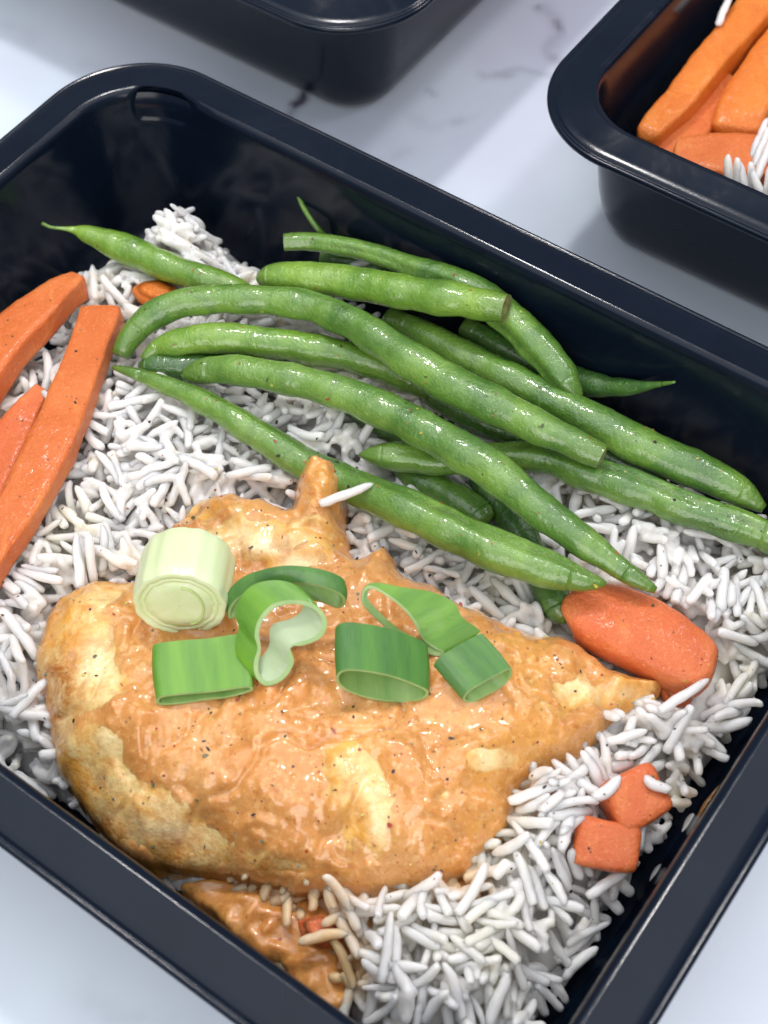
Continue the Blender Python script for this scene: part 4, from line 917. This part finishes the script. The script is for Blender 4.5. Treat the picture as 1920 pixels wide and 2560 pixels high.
def grain_stuff(lst, name, label, fuse=True):
    V = []; F = []; k = 0
    for gi, sc_, x, y, z, yaw, pit, roll, _ in lst:
        v_, f_ = GV[gi]; V.append(v_ @ (rot(yaw, pit, roll) * sc_).T + [x, y, z]); F += [tuple(q + k for q in f) for f in f_]; k += len(v_)
    o = mk(name, np.concatenate(V), F, MRf)
    if fuse:                                 # sticky rice: neighbouring grains stick together where they touch
        bm = bmesh.new(); bm.from_mesh(o.data); bmesh.ops.recalc_face_normals(bm, faces=bm.faces); bm.to_mesh(o.data); bm.free()
        md = o.modifiers.new('fuse', 'REMESH'); md.mode = 'VOXEL'; md.voxel_size = (.040 if len(lst) > 1000 else .036) * S; md.use_smooth_shade = True
        ms_ = o.modifiers.new('soften', 'SMOOTH'); ms_.factor = .4; ms_.iterations = 1
        dg = bpy.context.evaluated_depsgraph_get(); dg.update(); me = bpy.data.meshes.new_from_object(o.evaluated_get(dg)); me.name = name
        o.modifiers.clear(); o.data = me; print('fused', len(me.polygons))
    return tag(o, label, 'rice', kind='stuff')

rs = np.random.default_rng(11)
lo, hi = RPs.min(0), RPs.max(0)
gl, top = drop(RPs, bed_z, MAINC, 24000, lo, hi, rs)
# pick the 300 grains that show largest
dg_ = bpy.context.evaluated_depsgraph_get(); dg_.update()
P = np.array([q[2:5] for q in gl]); q2 = px(P); dist = np.linalg.norm(P - CAMC, axis=1)
score = []
for i in range(len(gl)):
    if not (5 < q2[i, 0] < 1654 and 5 < q2[i, 1] < 2207): score.append(-1); continue
    dr = P[i] - CAMC; L_ = np.linalg.norm(dr); dr = dr / L_
    hit, loc, *_r = sc.ray_cast(dg_, Vector(CAMC * S), Vector(dr))
    if hit and (loc - Vector(CAMC * S)).length < (L_ - .14) * S: score.append(-1); continue
    score.append(GLEN[gl[i][0]] * gl[i][1] / L_ * 40 - 3. * max(top[i], 0))
order = np.argsort(-np.array(score)); pick = [i for i in order[:292] if score[i] > 0]; ps = set(pick)
ZN = [(lambda q: q[1] > 1680 and q[0] > 700, 'white rice grain in the heap below and right of the chicken', 'rice grains below and right of the chicken'),
      (lambda q: q[0] > 1080, 'white rice grain in the strip right of the chicken and beans', 'rice grains right of the chicken and beans'),
      (lambda q: q[1] < 700, 'white rice grain in the clump at the back under the curled-tip bean', 'rice grains in the clump at the back'),
      (lambda q: q[0] < 720, 'white rice grain lying between carrot sticks, beans and chicken at the left', 'rice grains left of the chicken'),
      (lambda q: True, 'white rice grain in the gap between the beans and the chicken', 'rice grains between beans and chicken')]
for i in pick:
    lb = next((l_, g_) for f_, l_, g_ in ZN if f_(q2[i])); grain_obj(gl[i], *lb)
grain_stuff([q for i, q in enumerate(gl) if i not in ps], 'rice_grains', 'remaining loose cooked rice grains in the chicken tray')
print('grains', len(gl), 'picked', len(pick))
# single grains lying on other things
EX = [((748, 1068), 3.15, .3, 'white rice grain lying on the long bean beside the chicken knob'), ((1312, 1702), 2.58, .55, 'white rice grain stuck on the left of the upper carrot cube'), ((1418, 1694), 2.60, 2.4, 'white rice grain stuck on the right of the upper carrot cube'),
      ((1385, 1803), 2.1, 1.0, 'white rice grain wedged between the two carrot cubes'), ((1325, 1900), 1.7, .5, 'long rice grain lying in front of the lower carrot cube'), ((1478, 1502), 2.35, .5, 'long thin rice grain lying across the buried carrot piece'),
      ((1487, 1806), .55, 1.2, 'rice grain alone on the tray floor beside the right wall'), ((1415, 1915), .5, 1.1, 'rice grain stuck low on the right wall beside the lower heap'), ((1195, 2105), .45, .4, 'round rice grain alone on the dark tray floor near the bottom'),
      ((795, 565), 2.95, .2, 'white rice grain caught between two top beans'), ((700, 2025), 1.95, 0., 'white rice grain floating in the sauce pool'), ((640, 1905), 1.6, .8, 'rice grain by the tray rim left of the sauce pool')]
for (x, y), z, yaw, lb in EX:
    p = D(x, y, z); gi = 4 if 'long' in lb else (11 if 'round' in lb else (5 if 'left of the upper' in lb else (7 if 'cube' in lb else 1))); grain_obj((gi, 1.0, *p, yaw, .1, 0, 0), lb, None)

# rice in the right tray
RR2 = np.array([D(x, y, 2.)[:2] for x, y in [(1545, 330), (1600, 300), (1680, 260), (1800, 200), (1950, 300), (1950, 520), (1800, 500), (1640, 440), (1560, 390)]]); RR2 = catmull(RR2, 4, True)
def bed2(X, d): return .9 + 1.35 * sstep(-.1, 1.2, d) + .1 * fbm(np.c_[X, np.zeros(len(X))], 2, 5)
V, F, Xb, db, bdb = field_mesh(RR2, .2, bed2)
keep_ok = tray_inside(V[:, :2], RC, V[:, 2])
for _ in range(12):
    ins = tray_inside(V[:, :2], RC, V[:, 2]); bad = ins < .08; c_ = RC - V[:, :2]; c_ /= np.linalg.norm(c_, axis=1)[:, None]; V[bad, :2] += c_[bad] * (.1 - ins[bad])[:, None].clip(0, .5)
tag(mk('rice_bed', V, F, MR), 'packed cooked rice in the right tray beside its carrots', 'rice', kind='stuff')
gl2, top2 = drop(RR2, bed2, RC, 700, RR2.min(0), RR2.max(0), rs, chick=False, zmax=3.7)
# a row of grains standing side by side behind the rim
for k in range(9):
    p = D(1578 + k * 16, 382 + k * 7 + rs.normal(0, 3), 3.3); gl2.append((3 if k % 2 else 1, 1.05, p[0], p[1], p[2], 1.85 + rs.normal(0, .12), .75 + rs.normal(0, .1), 0, 0))
for x, y in ((1567, 15), (1650, 345), (1640, 300), (1645, 318)):
    p = D(x, y, 3.25 if y < 100 else 2.95); gl2.append((4, 1., *p, 1.1, .3, 0, 0))
P2 = np.array([q[2:5] for q in gl2]); q3 = px(P2)
vis = [i for i in range(len(gl2)) if -10 < q3[i, 0] < 1665 and -10 < q3[i, 1] < 500 and (i >= len(top2) or top2[i] < .02)]
for i in vis[-40:]: grain_obj(gl2[i], 'white rice grain next to the carrot sticks in the right tray', 'rice grains in the right tray')
vs = set(vis[-40:])
rest = [q for i, q in enumerate(gl2) if i not in vs]
if rest: grain_stuff(rest, 'rice_grains', 'remaining loose rice grains in the right tray')

# ------------------------------------------------------------------ sauce pools
def pool(poly, z, label, lump=.12, amp=1.):
    P_ = catmull(np.array([D(x, y, z)[:2] for x, y in poly]), 6, True)
    P_ = P_ + np.stack([fbm(np.c_[P_ * 2, np.zeros(len(P_))], 2, 3), fbm(np.c_[P_ * 2, np.ones(len(P_))], 2, 7)], 1) * .13
    gb = [(P_.mean(0) + rs.normal(0, 1, 2) * P_.std(0) * 1.1, rs.uniform(0, math.pi), rs.uniform(.25, .45)) for _ in range(46)]
    def zf(X, d):
        gz = 0
        for c0, a0, l0 in gb:
            e = X - c0; u_ = e @ np.array([math.cos(a0), math.sin(a0)]); v_ = e @ np.array([-math.sin(a0), math.cos(a0)])
            gz = np.maximum(gz, .13 * np.exp(-np.abs(u_ / l0) ** 3 - (v_ / .11) ** 2))
        p3 = np.c_[X, np.zeros(len(X))]
        return z - .50 + gz * 1.0 + .26 * np.sqrt(np.clip(d / .5, 0, 1)) + lump * fbm(p3 * 1.1, 2, 13) + .012 * fbm(p3 * 5, 2, 17)
    V, F, X_, d_, b_ = field_mesh(P_, .06, zf)
    o = mk('sauce_pool', V, F, MSp, origin=V.mean(0)); return tag(o, label, 'sauce', 'sauce run off the chicken')
pool([(375, 1885), (480, 1875), (620, 1905), (700, 1925), (800, 1935), (870, 1960), (830, 2000), (785, 2020), (775, 2065), (757, 2115), (750, 2165), (715, 2178), (650, 2120), (560, 2050), (470, 1985), (400, 1925)], 1.62, 'large pool of orange sauce over rice below the chicken')
pool([(920, 1890), (1010, 1870), (1048, 1890), (1032, 1930), (1042, 1958), (1002, 1970), (962, 1955), (932, 1925)], 2.0, 'small tongue of sauce run onto the rice under the chicken')
pool([(1095, 1700), (1170, 1680), (1225, 1680), (1240, 1715), (1215, 1752), (1178, 1735), (1135, 1750), (1105, 1790)], 1.95, 'patch of sauce between the chicken edge and the carrot cubes')
# smear of sauce on the right tray wall
def smear():
    P_ = []; n1, n2 = 14, 10
    c_ = D(1520, 1712, 1.6)
    q = np.array([(c_[:2] - MAINC) @ UX, (c_[:2] - MAINC) @ UY])
    for i in range(n1):
        for j in range(n2):
            u = (i / (n1 - 1) - .5) * 2; v_ = (j / (n2 - 1) - .5) * 2; z = 1.35 + v_ * .5; edge_ = 1 - (u * u * 1.2 + v_ * v_ * .9) ** .9
            off = float(wall_off(z)); x = TL_ / 2 - off - .015 - .05 * max(edge_, -.3); y_ = q[1] + u * .42 * (1 + .2 * v_)
            xy = MAINC + x * UX + y_ * UY; P_.append((*xy, z))
    I = np.arange(n1 * n2).reshape(n1, n2); F = np.stack([I[:-1, :-1], I[1:, :-1], I[1:, 1:], I[:-1, 1:]], -1).reshape(-1, 4).tolist()
    V = np.array(P_); keep = [f for f in F if all(((a // n2 / (n1 - 1) - .5) * 2) ** 2 + ((a % n2 / (n2 - 1) - .5) * 2) ** 2 < 1.15 for a in f)]
    o = mk('sauce_smear', V, keep, MS, origin=V.mean(0)); tag(o, 'drop of sauce smeared on the inside of the right tray wall', 'sauce')
smear()

# ------------------------------------------------------------------ pepper and herb flakes over beans, carrots and rice
dg_ = bpy.context.evaluated_depsgraph_get(); dg_.update()
FPp, FN = [], []
tries = 0
while len(FPp) < 430 and tries < 4000:
    tries += 1; q = rs.uniform((-9, -9), (10, 11)); 
    if tray_inside(np.array([q]), MAINC, np.array([1.5]))[0] < .3: continue
    hit, loc, nn, _i, ob, _m = sc.ray_cast(dg_, Vector((q[0] * S, q[1] * S, .2)), Vector((0, 0, -1)))
    if not hit or nn[2] < .3 or ob.name.split('.')[0] in ('meat', 'sauce', 'basin', 'rim', 'outer_skin', 'inner_skin', 'seasoning'): continue
    FPp.append(np.array(loc) / S); FN.append(np.array(nn))
tag(flakes(FPp, FN, np.clip(rs.lognormal(-3.75, .4, len(FPp)), .012, .05), 'pepper_flakes'), 'scattered flakes of black pepper and dried herbs on beans, carrots and rice', 'seasoning', kind='stuff')
# browned food inside the top tray, just showing at the frame edge
def toptray_food():
    P_ = catmull(np.array([D(x, y, 2.6)[:2] for x, y in [(770, 10), (830, 16), (900, -5), (930, -80), (850, -160), (740, -140), (720, -50)]]), 6, True)
    V, F, X_, d_, b_ = field_mesh(P_, .1, lambda X, d: 2.0 + .6 * np.sqrt(np.clip(d / 1., 0, 1)) + .08 * fbm(np.c_[X * 1.5, np.zeros(len(X))], 3, 3))
    tag(mk('chicken_piece', V, F, MK, origin=V.mean(0), attrs={'crust': np.full(len(V), .3), 'pale': np.zeros(len(V))}), 'edge of browned chicken in the tray at the top', 'chicken')
toptray_food()
for o in sc.objects:
    if '_o' in o: del o['_o']
